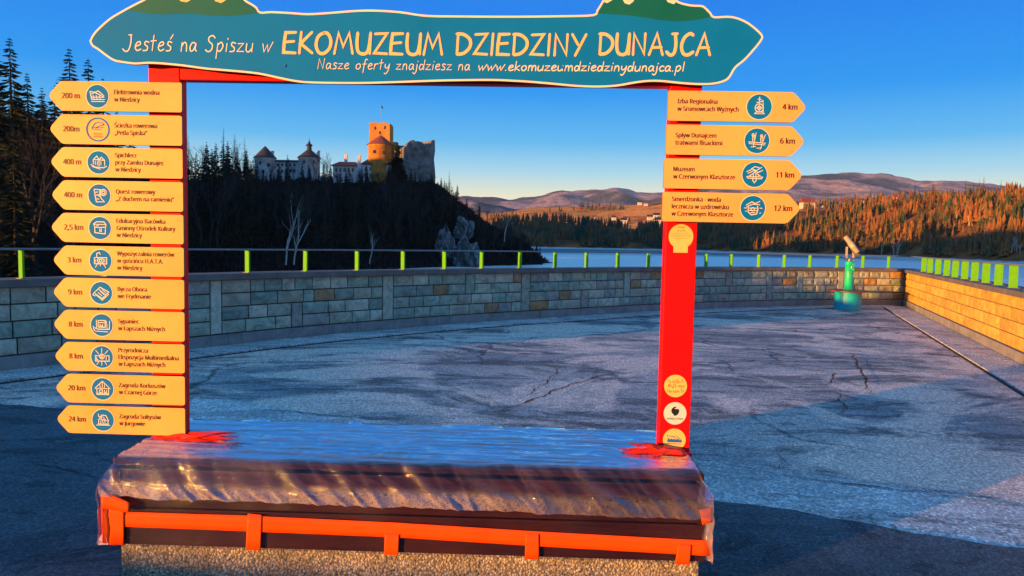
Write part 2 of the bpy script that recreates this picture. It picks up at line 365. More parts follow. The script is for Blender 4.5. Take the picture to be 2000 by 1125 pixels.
# ------------------------------------------------------------------ terrain
prop(MB_ground := link('ground', mesh('ground', [(-2300, -70, -9), (7400, -70, -9), (7400, 6300, -9), (-2300, 6300, -9)], [(0, 1, 2, 3)], M['hill_dark'])), kind='structure')
LAKE = -6.5
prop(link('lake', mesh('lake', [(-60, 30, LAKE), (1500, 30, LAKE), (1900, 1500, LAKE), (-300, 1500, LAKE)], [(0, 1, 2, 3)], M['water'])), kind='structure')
def fbm(x, y, s, seed=0.0, octs=5):
    return noise.fractal(Vector((x / s + seed, y / s - seed, seed * 1.7)), 1.0, 2.0, octs)
def terrain(name, tb, na, nd, amp, ns, mat, seed=0.0, kind='structure', fall=0.75):
    """tb rows: px, Yfront, zfront, Yridge, zridge, Yback, zback"""
    def h(px, Y):
        Yf, zf, Yr, zr, Yb, zb = (table(tb, px, j) for j in range(1, 7))
        k = (px - 1000) / FP
        if Y <= Yr:
            t = (Y - Yf) / (Yr - Yf); z = zf + (zr - zf) * (lerp(t, smooth(t), 0.6) if t > 0 else t)
        else:
            t = (Y - Yr) / (Yb - Yr); z = zr + (zb - zr) * smooth(t)
        e = max(0.0, min(1.0, 1.4 * (Y - Yf) / max(1, (Yr - Yf))))
        return z + amp * e * fbm(k * Y, Y, ns, seed)
    vs = []; fs = []; x0 = tb[0][0]; x1 = tb[-1][0]
    for i in range(na + 1):
        px = lerp(x0, x1, i / na); Yf, Yr, Yb = table(tb, px, 1), table(tb, px, 3), table(tb, px, 5)
        for j in range(nd + 1):
            t = j / nd; Y = lerp(Yf, Yr, t / 0.7) if t <= 0.7 else lerp(Yr, Yb, (t - 0.7) / 0.3)
            vs.append(((px - 1000) / FP * Y, Y, h(px, Y)))
    for i in range(na):
        for j in range(nd):
            a = i * (nd + 1) + j; fs.append((a, a + nd + 1, a + nd + 2, a + 1))
    o = link(name, mesh(name, vs, fs, mat, True)); prop(o, kind=kind); return h
def zr(px, py, Y): return at(px, py, Y).z
# castle hill, with its left bank, whose unseen end is shaped to shade the castle
CH = [(-1300, 90, -7, 220, 40, 420, 30), (-800, 70, -7, 165, 41, 330, 30), (-300, 60, -5, 150, 45, 330, 33), (0, 52, -5, 200, 30, 380, 30), (200, 60, -6, 225, 22, 380, 20),
      (360, 95, -7, 255, 20, 400, 16), (500, 130, -7, 292, 23.5, 400, 16), (700, 170, -7.5, 298, 24, 400, 14), (850, 205, -7.5, 300, 24, 380, 8),
      (900, 215, -7.5, 296, zr(900, 401, 296), 360, 0), (960, 228, -7.5, 288, zr(960, 437, 288), 340, -4), (1020, 238, -7.5, 280, zr(1020, 472, 280), 330, -7),
      (1065, 248, -7.8, 276, zr(1065, 512, 276), 300, -7.8), (1100, 256, -8, 268, -8, 280, -8)]
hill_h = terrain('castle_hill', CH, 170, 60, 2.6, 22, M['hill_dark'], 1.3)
terrain('rear_shade_hill', [(150, 350, 10, 410, 24, 500, 0), (500, 355, 8, 425, 33, 500, 0), (690, 355, 8, 425, 36, 520, 0), (820, 350, 4, 425, 32, 500, -8), (880, 350, -8, 400, 8, 440, -9), (920, 350, -9, 380, -9, 420, -9)], 50, 20, 2, 30, M['hill_dark'], 4.1)  # hidden ridge added behind the castle hill to shade the far bank
terrain('west_shade_hill', [(-1500, 460, -7, 620, 84, 900, 60), (-441, 430, -7, 545, 88, 800, 50), (60, 400, -7, 440, 73, 700, 40), (170, 400, -7, 430, 64, 600, 30), (240, 400, -7, 425, 36, 600, 20), (310, 400, -7, 420, 16, 500, 0)], 80, 24, 3, 40, M['hill_dark'], 5.5)  # hill added at the left, mostly out of view, to shade the far shore
# far shore with the mixed wood
RH = [(900, 1120, -7, 1240, 24, 1500, 10), (1000, 880, -7, 1040, zr(1000, 437, 1040), 1400, 20), (1060, 860, -7, 1030, zr(1060, 431, 1030), 1400, 20), (1120, 870, -7, 1000, zr(1120, 440, 1000), 1300, 20),
      (1240, 880, -7, 990, zr(1240, 448, 990), 1300, 24), (1290, 890, -7, 1000, zr(1290, 446, 1000), 1300, 24), (1400, 760, -7, 950, zr(1400, 432, 950), 1200, 26), (1500, 690, -7, 930, zr(1500, 418, 930), 1150, 40),
      (1600, 670, -7, 900, zr(1600, 407, 900), 1100, 44), (1700, 600, -7, 830, zr(1700, 402, 830), 1050, 44), (1800, 510, -7, 720, zr(1800, 400, 720), 950, 40),
      (1900, 460, -7, 610, zr(1900, 400, 610), 850, 36), (2000, 415, -7, 540, zr(2000, 392, 540), 800, 36), (2200, 370, -7, 500, zr(2200, 385, 500), 800, 36), (2600, 300, -7, 480, 44, 800, 36)]
bank_h = terrain('wooded_bank', RH, 160, 46, 3.5, 60, M['bank'], 7.7)
field_h = terrain('village_hill', [(880, 1250, 10, 1700, zr(880, 418, 1700), 2200, 20), (1000, 1250, 12, 1700, zr(1000, 414, 1700), 2200, 20), (1100, 1250, 14, 1700, zr(1100, 409, 1700), 2200, 30), (1200, 1250, 16, 1700, zr(1200, 401, 1700), 2200, 30),
      (1300, 1250, 20, 1650, zr(1300, 397, 1650), 2200, 30), (1400, 1200, 30, 1600, zr(1400, 400, 1600), 2200, 30), (1540, 1150, 36, 1500, zr(1540, 396, 1500), 2200, 30), (1700, 1100, 40, 1450, zr(1700, 388, 1450), 2000, 30),
      (1850, 1000, 44, 1400, zr(1850, 384, 1400), 2000, 30), (2300, 950, 44, 1400, zr(2300, 384, 1400), 2000, 30)], 80, 26, 9, 180, M['fields'], 2.2)
rid = [(820, 392), (900, 384), (955, 386), (1000, 391), (1040, 388), (1070, 383), (1100, 378), (1140, 381), (1175, 377), (1205, 376), (1240, 379), (1290, 375), (1350, 366), (1450, 355), (1560, 350), (1610, 349), (1660, 347), (1710, 346), (1745, 350),
       (1790, 358), (1830, 356), (1880, 360), (1925, 366), (2000, 376), (2200, 372), (2600, 380)]
terrain('mountain_range', [(px, 1900, 0, 4200, zr(px, py, 4200), 6000, 50) for px, py in rid], 260, 70, 46, 520, M['mountain'], 9.1)
terrain('foothills', [(px, 1800, 0, 2600, zr(px, lerp(py, 424, .62) + 6 * math.sin(px * .021), 2600), 3200, 10) for px, py in rid], 200, 40, 34, 330, M['mountain'], 3.4)

# ------------------------------------------------------------------ plaza and its parapets
LP = [(-6.35, 6.75), (-5.6, 7.85), (-4.35, 9.58), (-3.05, 11.2), (-0.98, 13.2), (0.89, 14.65), (3.47, 16.55), (6.2, 18.1), (8.7, 19.1), (10.75, 19.6)]
def catmull(P, n=14):
    P = [Vector(p) for p in P]; out = []
    for i in range(len(P) - 1):
        p0 = P[max(0, i - 1)]; p1 = P[i]; p2 = P[i + 1]; p3 = P[min(len(P) - 1, i + 2)]
        for k in range(n):
            t = k / n
            out.append(0.5 * ((2 * p1) + (p2 - p0) * t + (2 * p0 - 5 * p1 + 4 * p2 - p3) * t * t + (3 * p1 - p0 - 3 * p2 + p3) * t ** 3))
    return out + [P[-1]]
class Path:
    def __init__(s, pts):
        s.p = pts; s.l = [0]
        for a, b in zip(pts, pts[1:]): s.l.append(s.l[-1] + (b - a).length)
        s.L = s.l[-1]
    def __call__(s, d, off=0.0):
        d = max(0, min(s.L - 1e-6, d)); i = 0
        while s.l[i + 1] < d: i += 1
        t = (s.p[i + 1] - s.p[i]).normalized(); nrm = Vector((t.y, -t.x))  # to the right of travel = plaza side for the curved wall
        q = s.p[i] + t * (d - s.l[i]) + nrm * off
        return Vector((q.x, q.y, 0)), Vector((t.x, t.y, 0)), Vector((nrm.x, nrm.y, 0))
curve = Path(catmull([Vector(p) for p in LP]))
RP = Path([Vector((10.75, 19.6)), Vector((7.02, 9.8)), Vector((4.3, 2.65))])
# plaza surface
poly = [p.copy() for p in curve.p] + [RP.p[1], RP.p[2], Vector((9, -40)), Vector((-27, -40)), Vector((-27, 6.2))]
from mathutils.geometry import tessellate_polygon
def flat(name, pts, z, mat, kind='structure'):
    v3 = [Vector((p[0], p[1], z)) for p in pts]
    tr = tessellate_polygon([v3]); fs = []
    for a, b, c in tr:
        n = (v3[b] - v3[a]).cross(v3[c] - v3[a]).z
        fs.append((a, b, c) if n > 0 else (a, c, b))
    return prop(link(name, mesh(name, v3, fs, mat)), kind=kind)
flat('plaza_asphalt', poly, 0.0, M['asphalt_old'])
mb = MB()   # the dam body that carries the plaza
outer = [curve(curve.L * i / 40, -0.42)[0] for i in range(41)] + [RP(d, 0.42)[0] * 1 for d in ()]
op = outer + [Vector((11.3, 19.8, 0)), Vector((8.0, 9.8, 0)), Vector((5.0, 2.0, 0)), Vector((9.6, -40.5, 0)), Vector((-27.6, -40.5, 0)), Vector((-27.6, 6.6, 0))]
for a, b in zip(op, op[1:] + op[:1]):
    mb.add([a + Vector((0, 0, -.02)), b + Vector((0, 0, -.02)), b + Vector((0, 0, -9.2)), a + Vector((0, 0, -9.2))], [(0, 1, 2, 3)])
prop(mb.build('dam_wall', M['plinth']), kind='structure')
# dark newer asphalt in front, worn pale strip behind it
def wob(a, b, n, amp, seed):
    a = Vector(a); b = Vector(b); t = (b - a).normalized(); nn = Vector((-t.y, t.x)); L = (b - a).length
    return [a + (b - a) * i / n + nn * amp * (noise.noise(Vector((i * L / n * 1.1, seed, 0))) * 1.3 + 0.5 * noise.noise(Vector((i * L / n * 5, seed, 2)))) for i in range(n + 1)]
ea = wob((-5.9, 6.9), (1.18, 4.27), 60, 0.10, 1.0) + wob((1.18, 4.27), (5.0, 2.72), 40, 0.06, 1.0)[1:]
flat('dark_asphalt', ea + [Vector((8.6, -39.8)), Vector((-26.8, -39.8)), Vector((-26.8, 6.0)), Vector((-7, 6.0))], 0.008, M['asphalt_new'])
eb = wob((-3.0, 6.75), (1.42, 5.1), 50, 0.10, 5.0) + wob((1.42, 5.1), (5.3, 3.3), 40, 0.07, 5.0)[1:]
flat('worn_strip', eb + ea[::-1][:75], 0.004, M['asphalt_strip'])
# kerb strip along both walls, with its joint
def strip(path, o0, o1, z0, z1, name, mat, n=90, kind='structure', s0=0, s1=None):
    vs = []; fs = []; s1 = s1 or path.L
    for i in range(n + 1):
        d = lerp(s0, s1, i / n)
        for o, z in ((o0, z0), (o0, z1), (o1, z1), (o1, z0)):
            p = path(d, o)[0]; vs.append((p.x, p.y, z))
    for i in range(n):
        for k in range(4):
            k2 = (k + 1) % 4; a = i * 4; fs.append((a + k, a + k2, a + 4 + k2, a + 4 + k))
    fs.append((0, 3, 2, 1)); a = n * 4; fs.append((a, a + 1, a + 2, a + 3))
    bm = bmesh.new(); me = mesh(name, vs, fs, mat); bm.from_mesh(me); bmesh.ops.recalc_face_normals(bm, faces=bm.faces); bm.to_mesh(me); bm.free()
    return me
prop(link('drain_strip', strip(curve, 0.05, 0.66, -0.01, 0.022, 'drain_strip', M['asphalt_strip'], s1=curve.L - 0.5)), kind='structure')
prop(link('drain_strip', strip(RP, 0.05, 0.60, -0.01, 0.024, 'drain_strip', M['asphalt_strip'], s0=0.62)), kind='structure')
prop(link('joint_line', strip(curve, 0.66, 0.72, -0.01, 0.005, 'joint_line', M['joint'], s1=curve.L - 0.6)), kind='structure')
prop(link('joint_line', strip(RP, 0.60, 0.645, -0.01, 0.006, 'joint_line', M['joint'], s0=0.7)), kind='structure')
# long cracks read off the photograph (their places on the ground)
def crack(pts, wd):
    P = [atz(x, y, 0) for x, y in pts]; Q = []
    for a, b in zip(P, P[1:]):
        n = max(2, int((b - a).length / 0.07))
        for i in range(n):
            q = a + (b - a) * i / n; t = (b - a).normalized(); s_ = 0.05 * noise.noise(q * 3) + 0.03 * noise.noise(q * 11)
            Q.append(q + Vector((-t.y, t.x, 0)) * s_)
    Q.append(P[-1]); return Q, wd
ck = MB()
for pts, wd in [(([(380, 742), (470, 722), (560, 700), (700, 690)]), .02), ([(930, 815), (1010, 795), (1080, 765), (1160, 738), (1240, 728), (1285, 722)], .035), ([(1000, 790), (1060, 755), (1090, 722), (1040, 700)], .016),
                ([(1352, 696), (1450, 705), (1560, 720), (1630, 730), (1625, 750), (1600, 760)], .03), ([(1600, 760), (1640, 772), (1700, 785), (1770, 792)], .025), ([(1640, 770), (1650, 800), (1640, 815)], .02),
                ([(1350, 660), (1430, 664), (1500, 672), (1580, 690), (1650, 700)], .03), ([(1660, 690), (1680, 720), (1690, 745), (1700, 770)], .035), ([(1395, 905), (1470, 922), (1560, 935), (1650, 948), (1760, 962), (1880, 974), (2000, 990)], .022),
                ([(1820, 840), (1880, 850), (1960, 862)], .014), ([(1500, 880), (1530, 905), (1525, 925)], .01), ([(480, 800), (560, 806), (640, 812), (760, 822)], .02), ([(1350, 612), (1450, 604), (1600, 602)], .04),
                ([(700, 640), (800, 636), (950, 640), (1100, 655)], .03), ([(1850, 690), (1920, 722), (1990, 752)], .012), ([(1740, 600), (1775, 612), (1850, 650)], .03), ([(560, 664), (760, 655), (900, 668), (1000, 690)], .022),
                ([(20, 905), (110, 915), (190, 940)], .012), ([(0, 760), (80, 752), (200, 770), (300, 760)], .012)]:
    Q, wd = crack(pts, wd); n = len(Q); vs = []
    for i, q in enumerate(Q):
        t = (Q[min(i + 1, n - 1)] - Q[max(i - 1, 0)]).normalized(); nn = Vector((-t.y, t.x, 0))
        ww = wd * (0.35 + 0.65 * abs(noise.noise(q * 4)) * 2) * min(1, 4 * i / n + .1, 4 * (n - 1 - i) / n + .1)
        vs += [q + nn * ww * .5 + Vector((0, 0, .0125)), q - nn * ww * .5 + Vector((0, 0, .0125))]
    ck.add(vs, [(2 * i, 2 * i + 1, 2 * i + 3, 2 * i + 2) for i in range(n - 1)])
prop(ck.build('asphalt_cracks', M['joint']), kind='stuff')

# --- stones
def stone_tmpl(seed):
    r = random.Random(seed); nx, nz = 6, 4; vs = []; fs = []
    for j in range(nz + 1):
        for i in range(nx + 1):
            x, z = i / nx, j / nz; e = min(x * 3.2, (1 - x) * 3.2, z * 2.4, (1 - z) * 2.4, 1.0)
            d = 0.0 if e < 0.01 else 0.35 + 0.3 * e + 0.9 * e * noise.noise(Vector((x * 2.6 + seed * 3.1, z * 1.8, seed)))
            vs.append((x, -max(0, d), z))
    for j in range(nz):
        for i in range(nx):
            a = j * (nx + 1) + i
            fs += [(a, a + 1, a + nx + 2), (a, a + nx + 2, a + nx + 1)] if r.random() < .5 else [(a, a + 1, a + nx + 1), (a + 1, a + nx + 2, a + nx + 1)]
    b = len(vs); vs += [(0, 1, 0), (1, 1, 0), (1, 1, 1), (0, 1, 1)]
    c = [0, nx, (nx + 1) * (nz + 1) - 1, nz * (nx + 1)]
    fs += [(c[0], b, b + 1, c[1]), (c[1], b + 1, b + 2, c[2]), (c[2], b + 2, b + 3, c[3]), (c[3], b + 3, b, c[0])]
    return mesh('stone', vs, fs, M['stone'])
STONES = [stone_tmpl(s) for s in range(12)]
def smooth_tmpl():
    vs = [(0, 0, 0), (1, 0, 0), (1, 0, 1), (0, 0, 1), (.04, -.5, .015), (.96, -.5, .015), (.96, -.5, .985), (.04, -.5, .985), (0, 1, 0), (1, 1, 0), (1, 1, 1), (0, 1, 1)]
    return mesh('stone_slab', vs, [(4, 5, 6, 7), (0, 1, 5, 4), (1, 2, 6, 5), (2, 3, 7, 6), (3, 0, 4, 7), (8, 9, 1, 0), (9, 10, 2, 1), (10, 11, 3, 2), (11, 8, 0, 3)], M['stone'])
SLAB = smooth_tmpl()
COLS = [(0.30, 0.34, 0.28), (0.25, 0.31, 0.26), (0.36, 0.37, 0.30), (0.22, 0.27, 0.24), (0.38, 0.37, 0.30), (0.28, 0.26, 0.24), (0.33, 0.31, 0.25), (0.42, 0.41, 0.34)]
RUST = [(0.36, 0.20, 0.09), (0.30, 0.19, 0.11)]
def place_stone(root, path, sgn, s0, s1, z0, z1, me, name, depth):
    g = 0.009
    a = path(s0 + g, sgn * 0.0)[0]; b_ = path(s1 - g, sgn * 0.0)[0]
    t = (b_ - a); L = t.length; t.normalize()
    o = bpy.data.objects.new(name, me); C.objects.link(o); o.parent = root
    if sgn > 0:   # plaza on the right of travel: local x = t, local -y = plaza side
        ang = math.atan2(t.y, t.x); org = a
    else:
        t = -t; ang = math.atan2(t.y, t.x); org = b_
    o.location = Vector((org.x, org.y, z0 + g)) - Vector(root.location); o.rotation_euler = (0, 0, ang); o.scale = (L, depth, z1 - z0 - 2 * g)
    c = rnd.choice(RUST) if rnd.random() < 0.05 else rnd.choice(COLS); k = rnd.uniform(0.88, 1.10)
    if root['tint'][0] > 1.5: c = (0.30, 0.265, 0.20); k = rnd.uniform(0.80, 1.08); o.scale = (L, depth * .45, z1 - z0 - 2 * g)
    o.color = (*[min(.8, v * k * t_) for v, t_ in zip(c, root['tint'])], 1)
def stone_wall(label, path, sgn, cap_z, wmin, wmax, slabs=True, core_t=0.38, s_end=None, tint=(1, 1, 1), mort='mortar'):
    root = empty('stone_parapet', path(path.L / 2)[0]); prop(root, label, 'wall'); root['tint'] = tint
    Lm = s_end or path.L
    rows = [0.175, 0.365, 0.555, 0.745, 0.935]
    link('core', strip(path, -sgn * 0.028, -sgn * core_t, -0.3, cap_z - 0.085, 'core', M[mort], s1=Lm), root)
    # plinth in lengths, slightly proud
    s = 0
    while s < Lm - 0.05:
        e = min(Lm, s + rnd.uniform(1.9, 2.4)); 
        link('plinth_block', strip(path, -sgn * 0.027, sgn * 0.035, -0.05, 0.168, 'plinth_block', M['plinth'], n=4, s0=s + .004, s1=e - .004), root); s = e
    s = 0
    while s < Lm - 0.05:
        e = min(Lm, s + rnd.uniform(2.3, 2.7))
        link('coping_slab', strip(path, sgn * 0.075, -sgn * (core_t + 0.04), cap_z - 0.082, cap_z, 'coping_slab', M['cap'], n=5, s0=s + .003, s1=e - .003), root); s = e
    cuts = [[] for _ in range(4)]
    if slabs:
        s = rnd.uniform(0.4, 0.9)
        while s < Lm - 0.5:
            wd = rnd.uniform(0.17, 0.24); k = rnd.choice([(0, 4), (0, 4), (2, 4), (1, 4), (0, 2), (1, 3)])
            place_stone(root, path, sgn, s, s + wd, rows[k[0]], rows[k[1]], SLAB, 'stone_slab', 0.016)
            for r_ in range(*k): cuts[r_].append((s, s + wd))
            s += wd + rnd.uniform(0.7, 1.7)
    for r_ in range(4):
        prev = 0.0
        for a, b_ in cuts[r_] + [(Lm, Lm)]:
            s = prev
            while a - s > 0.02:
                wd = rnd.uniform(wmin, wmax) * (0.6 if rnd.random() < 0.15 else 1)
                if a - s - wd < wmin * 0.55: wd = a - s if a - s < wmax * 1.15 else (a - s) / 2
                place_stone(root, path, sgn, s, s + wd, rows[r_], rows[r_ + 1], rnd.choice(STONES), 'stone', 0.034); s += wd
            prev = b_
    return root
cw_root = stone_wall('curved grey rock faced stone parapet wall with vertical slabs, running behind the empty frame', curve, 1, 1.02, 0.30, 0.50, tint=(1.18, 1.27, 1.16))
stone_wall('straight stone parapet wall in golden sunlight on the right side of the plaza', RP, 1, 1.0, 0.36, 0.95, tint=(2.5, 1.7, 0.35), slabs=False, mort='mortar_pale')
mb = MB(); mb.abox(10.72, 19.56, -.2, 11.25, 20.1, .93); mb.build('corner_pier', M['core'], cw_root)
mb = MB(); mb.abox(10.69, 19.53, .931, 11.28, 20.13, 1.012); mb.build('coping_slab', M['cap'], cw_root)
# unseen wall added towards the sun to shade the foreground and bench plinth
P3 = Path([Vector((-5.0, -35.8)), Vector((-19.9, 2.4))])
r3 = empty('stone_parapet', (-16.5, -8, 0)); prop(r3, 'plain concrete wall added out of view behind the viewer to shade the foreground', 'wall')  # root of the added shade wall
link('shade_wall_body', strip(P3, 0, -0.35, -0.01, 0.94, 'shade_wall_body', M['plinth'], n=2), r3)
link('coping_slab', strip(P3, 0.06, -0.42, 0.94, 1.03, 'coping_slab', M['cap'], n=2), r3)  # top of the added shade wall, unseen

# unseen shrubs added outside that wall to roughen its shadow edge
hb = MB(); rh = random.Random(9)
for i in range(5200):
    f_ = rh.random(); p_ = P3(f_ * P3.L, 0.0)[0] + Vector((rh.uniform(-1.1, -.45), rh.uniform(-.3, .3), 0)); top_ = .85 + .42 * abs(noise.noise(Vector((f_ * 23, 0, 5)))) * 1.6 + .36 * smooth((.737 - f_) * 14)
    z_ = top_ * rh.random() ** .6; a_ = Vector((rh.uniform(-1, 1), rh.uniform(-1, 1), rh.uniform(-1, 1))).normalized() * .09; b2_ = Vector((rh.uniform(-1, 1), rh.uniform(-1, 1), rh.uniform(-1, 1))).normalized() * .07
    c_ = p_ + Vector((0, 0, z_)); hb.add([c_ - a_, c_ + b2_, c_ + a_, c_ - b2_], [(0, 1, 2, 3)])
prop(hb.build('shade_hedge', M['needle_dark']), 'low ragged evergreen hedge added out of view behind the viewer to roughen the shadow edge', 'shade_hedge')

# --- railings
def inter(path, px):
    k = (px - 1000) / FP; best = None
    for i in range(2001):
        d = path.L * i / 2000; p = path(d)[0]; e = abs(p.x / p.y - k)
        if best is None or e < best[0]: best = (e, d)
    return best[1]
def railing(label, path, sgn, ds, capz, top, wd, off):
    root = empty('railing', path(path.L / 2)[0] + Vector((0, 0, capz))); prop(root, label, 'railing')
    mb = MB(); n = 80
    mb.tube([path(path.L * i / n, -sgn * off)[0] + Vector((0, 0, top)) for i in range(n + 1)], 0.014, 8); mb.build('handrail', M['rail'], root, True)
    for d in ds:
        p, t, nr = path(d, -sgn * off); mb = MB()
        a = p - nr * wd / 2 - t * 0.012 + Vector((0, 0, capz - 0.002))
        lean = rnd.uniform(-0.006, 0.006)
        mb.box(a, nr * wd, t * 0.024, Vector((0, 0, top - capz - 0.012)) + nr * lean)
        mb.build('post', M['lime'], root, bevel=0.002)
        mb = MB(); mb.box(p - nr * (wd / 2 + .02) - t * 0.035 + Vector((0, 0, capz)), nr * (wd + .04), t * 0.07, Vector((0, 0, 0.008))); mb.build('foot_plate', M['rail'], root)
pxs = [50, 215, 364, 492, 604, 704, 794, 875, 947, 1021, 1090, 1152, 1213, 1272, 1330, 1385, 1434, 1487, 1537, 1587, 1640, 1690, 1740]
railing('thin steel handrail on lime green plate posts along the curved parapet', curve, 1, [inter(curve, x) for x in pxs], 1.02, 1.355, 0.10, 0.12)
pr = [1792, 1804, 1819, 1835, 1851, 1869, 1888, 1909, 1933, 1961, 1993]
dr = [inter(RP, x) for x in pr]; dr += [dr[-1] + .75 * k for k in range(1, 7)]
railing('handrail on broad lime green plate posts along the sunlit right parapet', RP, 1, dr, 1.0, 1.35, 0.115, 0.12)

# ------------------------------------------------------------------ trees
def conifer(seed, H, Rb, levels, nb, z0=0.08, leaf=4, droop=0.25, wid=0.16):
    r = random.Random(seed); tr = MB(); cr = MB()
    tr.tube([(0, 0, -1.0), (0.02 * H * r.uniform(-.3, .3), 0, H * .5), (0, 0, H)], [H * .013 + .05, H * .008 + .03, 0.01], 6)
    for L in range(levels):
        t = z0 + (1 - z0) * ((L + r.uniform(0, .6)) / levels); z = t * H
        Rr = Rb * (1 - t) ** 0.75 * min(1, (t - z0) * 5 + .55) * r.uniform(0.7, 1.15) + 0.12
        for k in range(nb):
            if r.random() < 0.12: continue
            a = r.uniform(0, 6.283); d = Vector((math.cos(a), math.sin(a), 0)); sd_ = Vector((-d.y, d.x, 0)); l = Rr * r.uniform(0.6, 1.12)
            dz = -droop * l + r.uniform(-.1, .12) * l; base = Vector((0, 0, z)); tip = base + d * l + Vector((0, 0, dz))
            w_ = wid * l * 0.35 + .03
            cr.add([base, base + (tip - base) * .5 + sd_ * w_, tip, base + (tip - base) * .5 - sd_ * w_], [(0, 1, 2), (0, 2, 3)])
            hw_ = w_ * 1.1 + .08 * wid * H * .2; cr.add([base + Vector((0, 0, hw_ * .4)), base + (tip - base) * .55 + Vector((0, 0, -hw_)), tip], [(0, 1, 2)])
            for q in range(leaf):
                u = r.uniform(.25, .98); p = base + (tip - base) * u; s_ = r.choice((-1, 1)); ll = l * r.uniform(.16, .34) * (1.2 - u * .6)
                e = p + sd_ * s_ * ll + d * ll * .5 + Vector((0, 0, -ll * r.uniform(.1, .9)))
                cr.add([p - d * ll * .16, p + d * ll * .16, e], [(0, 1, 2)])
    return tr, cr
def bare(seed, H, spread=0.5, depth=5, nch=3, thin=1.0, forks=(2, 3)):
    r = random.Random(seed); tr = MB(); tw = MB()
    def grow(p, d, l, rad, dep):
        n = 3; pts = [p]; q = p; dd = d
        for i in range(n):
            dd = (dd + Vector((r.uniform(-.14, .14), r.uniform(-.14, .14), 0.06))).normalized(); q = q + dd * l / n; pts.append(q)
        rr = [rad * (1 - .35 * i / n) for i in range(n + 1)]
        if dep >= 2: tr.tube(pts, rr, 5 if dep > 3 else 4, caps=False)
        else:
            for a, b_ in zip(pts, pts[1:]):
                sd_ = (b_ - a).cross(Vector((r.uniform(-1, 1), r.uniform(-1, 1), .3))).normalized() * rad * 1.3
                tw.add([a - sd_, a + sd_, b_ + sd_ * .5, b_ - sd_ * .5], [(0, 1, 2, 3)])
        if dep == 0: return
        for k in range(r.randint(*forks) + (1 if dep >= 3 else 0)):
            u = r.uniform(.35, 1.0) if k else 1.0; b_ = p + (q - p) * u
            a = r.uniform(0, 6.283); s_ = spread * r.uniform(.5, 1.3)
            nd = (dd + Vector((math.cos(a), math.sin(a), r.uniform(-.1, .3))) * s_).normalized()
            grow(b_, nd, l * r.uniform(.55, .8), rad * .55, dep - 1)
    grow(Vector((0, 0, -.5)), Vector((r.uniform(-.08, .08), r.uniform(-.08, .08), 1)).normalized(), H * .36, H * .014 * thin, depth)
    return tr, tw
def joined(name, a, b_, ma, mb_):
    m_ = MB(); m_.add(a.v, a.f, 0); m_.add(b_.v, b_.f, 1)
    return mesh(name, m_.v, m_.f, [ma, mb_], False, m_.m)
def put(name, me, loc, s, lab, cat, group):
    o = bpy.data.objects.new(name, me); C.objects.link(o); o.location = loc; o.rotation_euler = (0, 0, rnd.uniform(0, 6.28)); o.scale = (s, s, s * rnd.uniform(.92, 1.1))
    prop(o, lab, cat, group); return o
# near wood at the left edge: each tree > trunk, crown
near = []
for sd_ in range(4):
    t_, c_ = conifer(sd_ + 40, 22, 4.2, 56, 11, 0.10, 9, 0.24, 0.20); near.append((mesh('trunk', t_.v, t_.f, M['bark'], True), mesh('crown', c_.v, c_.f, M['needle_dark'])))
nearb = []
for sd_ in range(3):
    t_, c_ = bare(sd_ + 90, 19, 0.42, 6, 3, 1.0); nearb.append((mesh('trunk', t_.v, t_.f, M['bark'], True), mesh('crown', c_.v, c_.f, M['twig'])))
def pair(name, ms, loc, s, lab, cat, group):
    root = empty(name, loc, rnd.uniform(0, 6.28)); root.scale = (s, s, s); prop(root, lab, cat, group)
    for nm, me in zip(('trunk', 'crown'), ms):
        o = bpy.data.objects.new(nm, me); C.objects.link(o); o.parent = root
    return root
spots = [(-40, 66, 38), (-15, 78, 20), (28, 84, 70), (60, 96, 140), (88, 104, 170), (142, 92, 92), (178, 98, 112), (206, 104, 150), (112, 110, 165), (15, 110, 160), (232, 120, 215), (258, 132, 250), (-70, 90, 60), (70, 78, 190), (160, 80, 210), (210, 88, 240),
         (300, 140, 330), (330, 150, 330), (130, 70, 260), (30, 62, 240), (270, 108, 330), (240, 84, 340)]
r9 = random.Random(21)
for k_ in range(26):
    px_ = r9.uniform(-90, 235); Y_ = r9.uniform(110, 195); spots.append((px_, Y_, lerp(150, 270, max(0, px_) / 235) + r9.uniform(-15, 40)))
def zl(px, Y): return ('at the very left edge of the photo' if px < 40 else 'left of the arrow signs' if px < 110 else 'behind the left ends of the arrow signs' if px < 190 else 'behind the lettering of the arrow signs') + (', in the front row' if Y < 90 else ', further back')
labs = {0: 'tallest dark spruce at the left edge of the photo, drooping against the sky', 5: 'spruce standing clear against the sky above the topmost left arrow', 6: 'second slim spruce above the topmost left arrow, right of the taller one'}
for i, (px, Y, ty) in enumerate(spots):
    zg = hill_h(px, Y); top = at(px, ty, Y).z; H = max(7, top - zg); X = (px - 1000) / FP * Y
    if i in (9, 13, 18): pair('bare_tree', nearb[i % 3], (X, Y, zg), H / 19, 'dark leafless tree ' + zl(px, Y), 'tree', 'leafless trees on the left bank')
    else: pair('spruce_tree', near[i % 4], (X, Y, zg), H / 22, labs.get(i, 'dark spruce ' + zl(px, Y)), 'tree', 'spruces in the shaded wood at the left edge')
fire = [joined('spruce_tree', *conifer(s_ + 3, 15, 2.9, 30, 9, 0.08, 3, .25, .42), M['bark'], M['needle_dark']) for s_ in range(5)]
decid = [joined('bare_tree', *bare(s_ + 13, 13, 0.5, 5, 3, 1.1), M['bark'], M['twig']) for s_ in range(5)]
larch = [joined('larch_tree', *conifer(s_ + 23, 17, 2.3, 40, 5, 0.1, 3, .10, .05), M['bark'], M['twig']) for s_ in range(3)]
bir = [joined('birch_tree', *bare(s_ + 33, 13, 0.34, 4, 2, .9, (1, 2)), M['birch'], M['birch']) for s_ in range(3)]
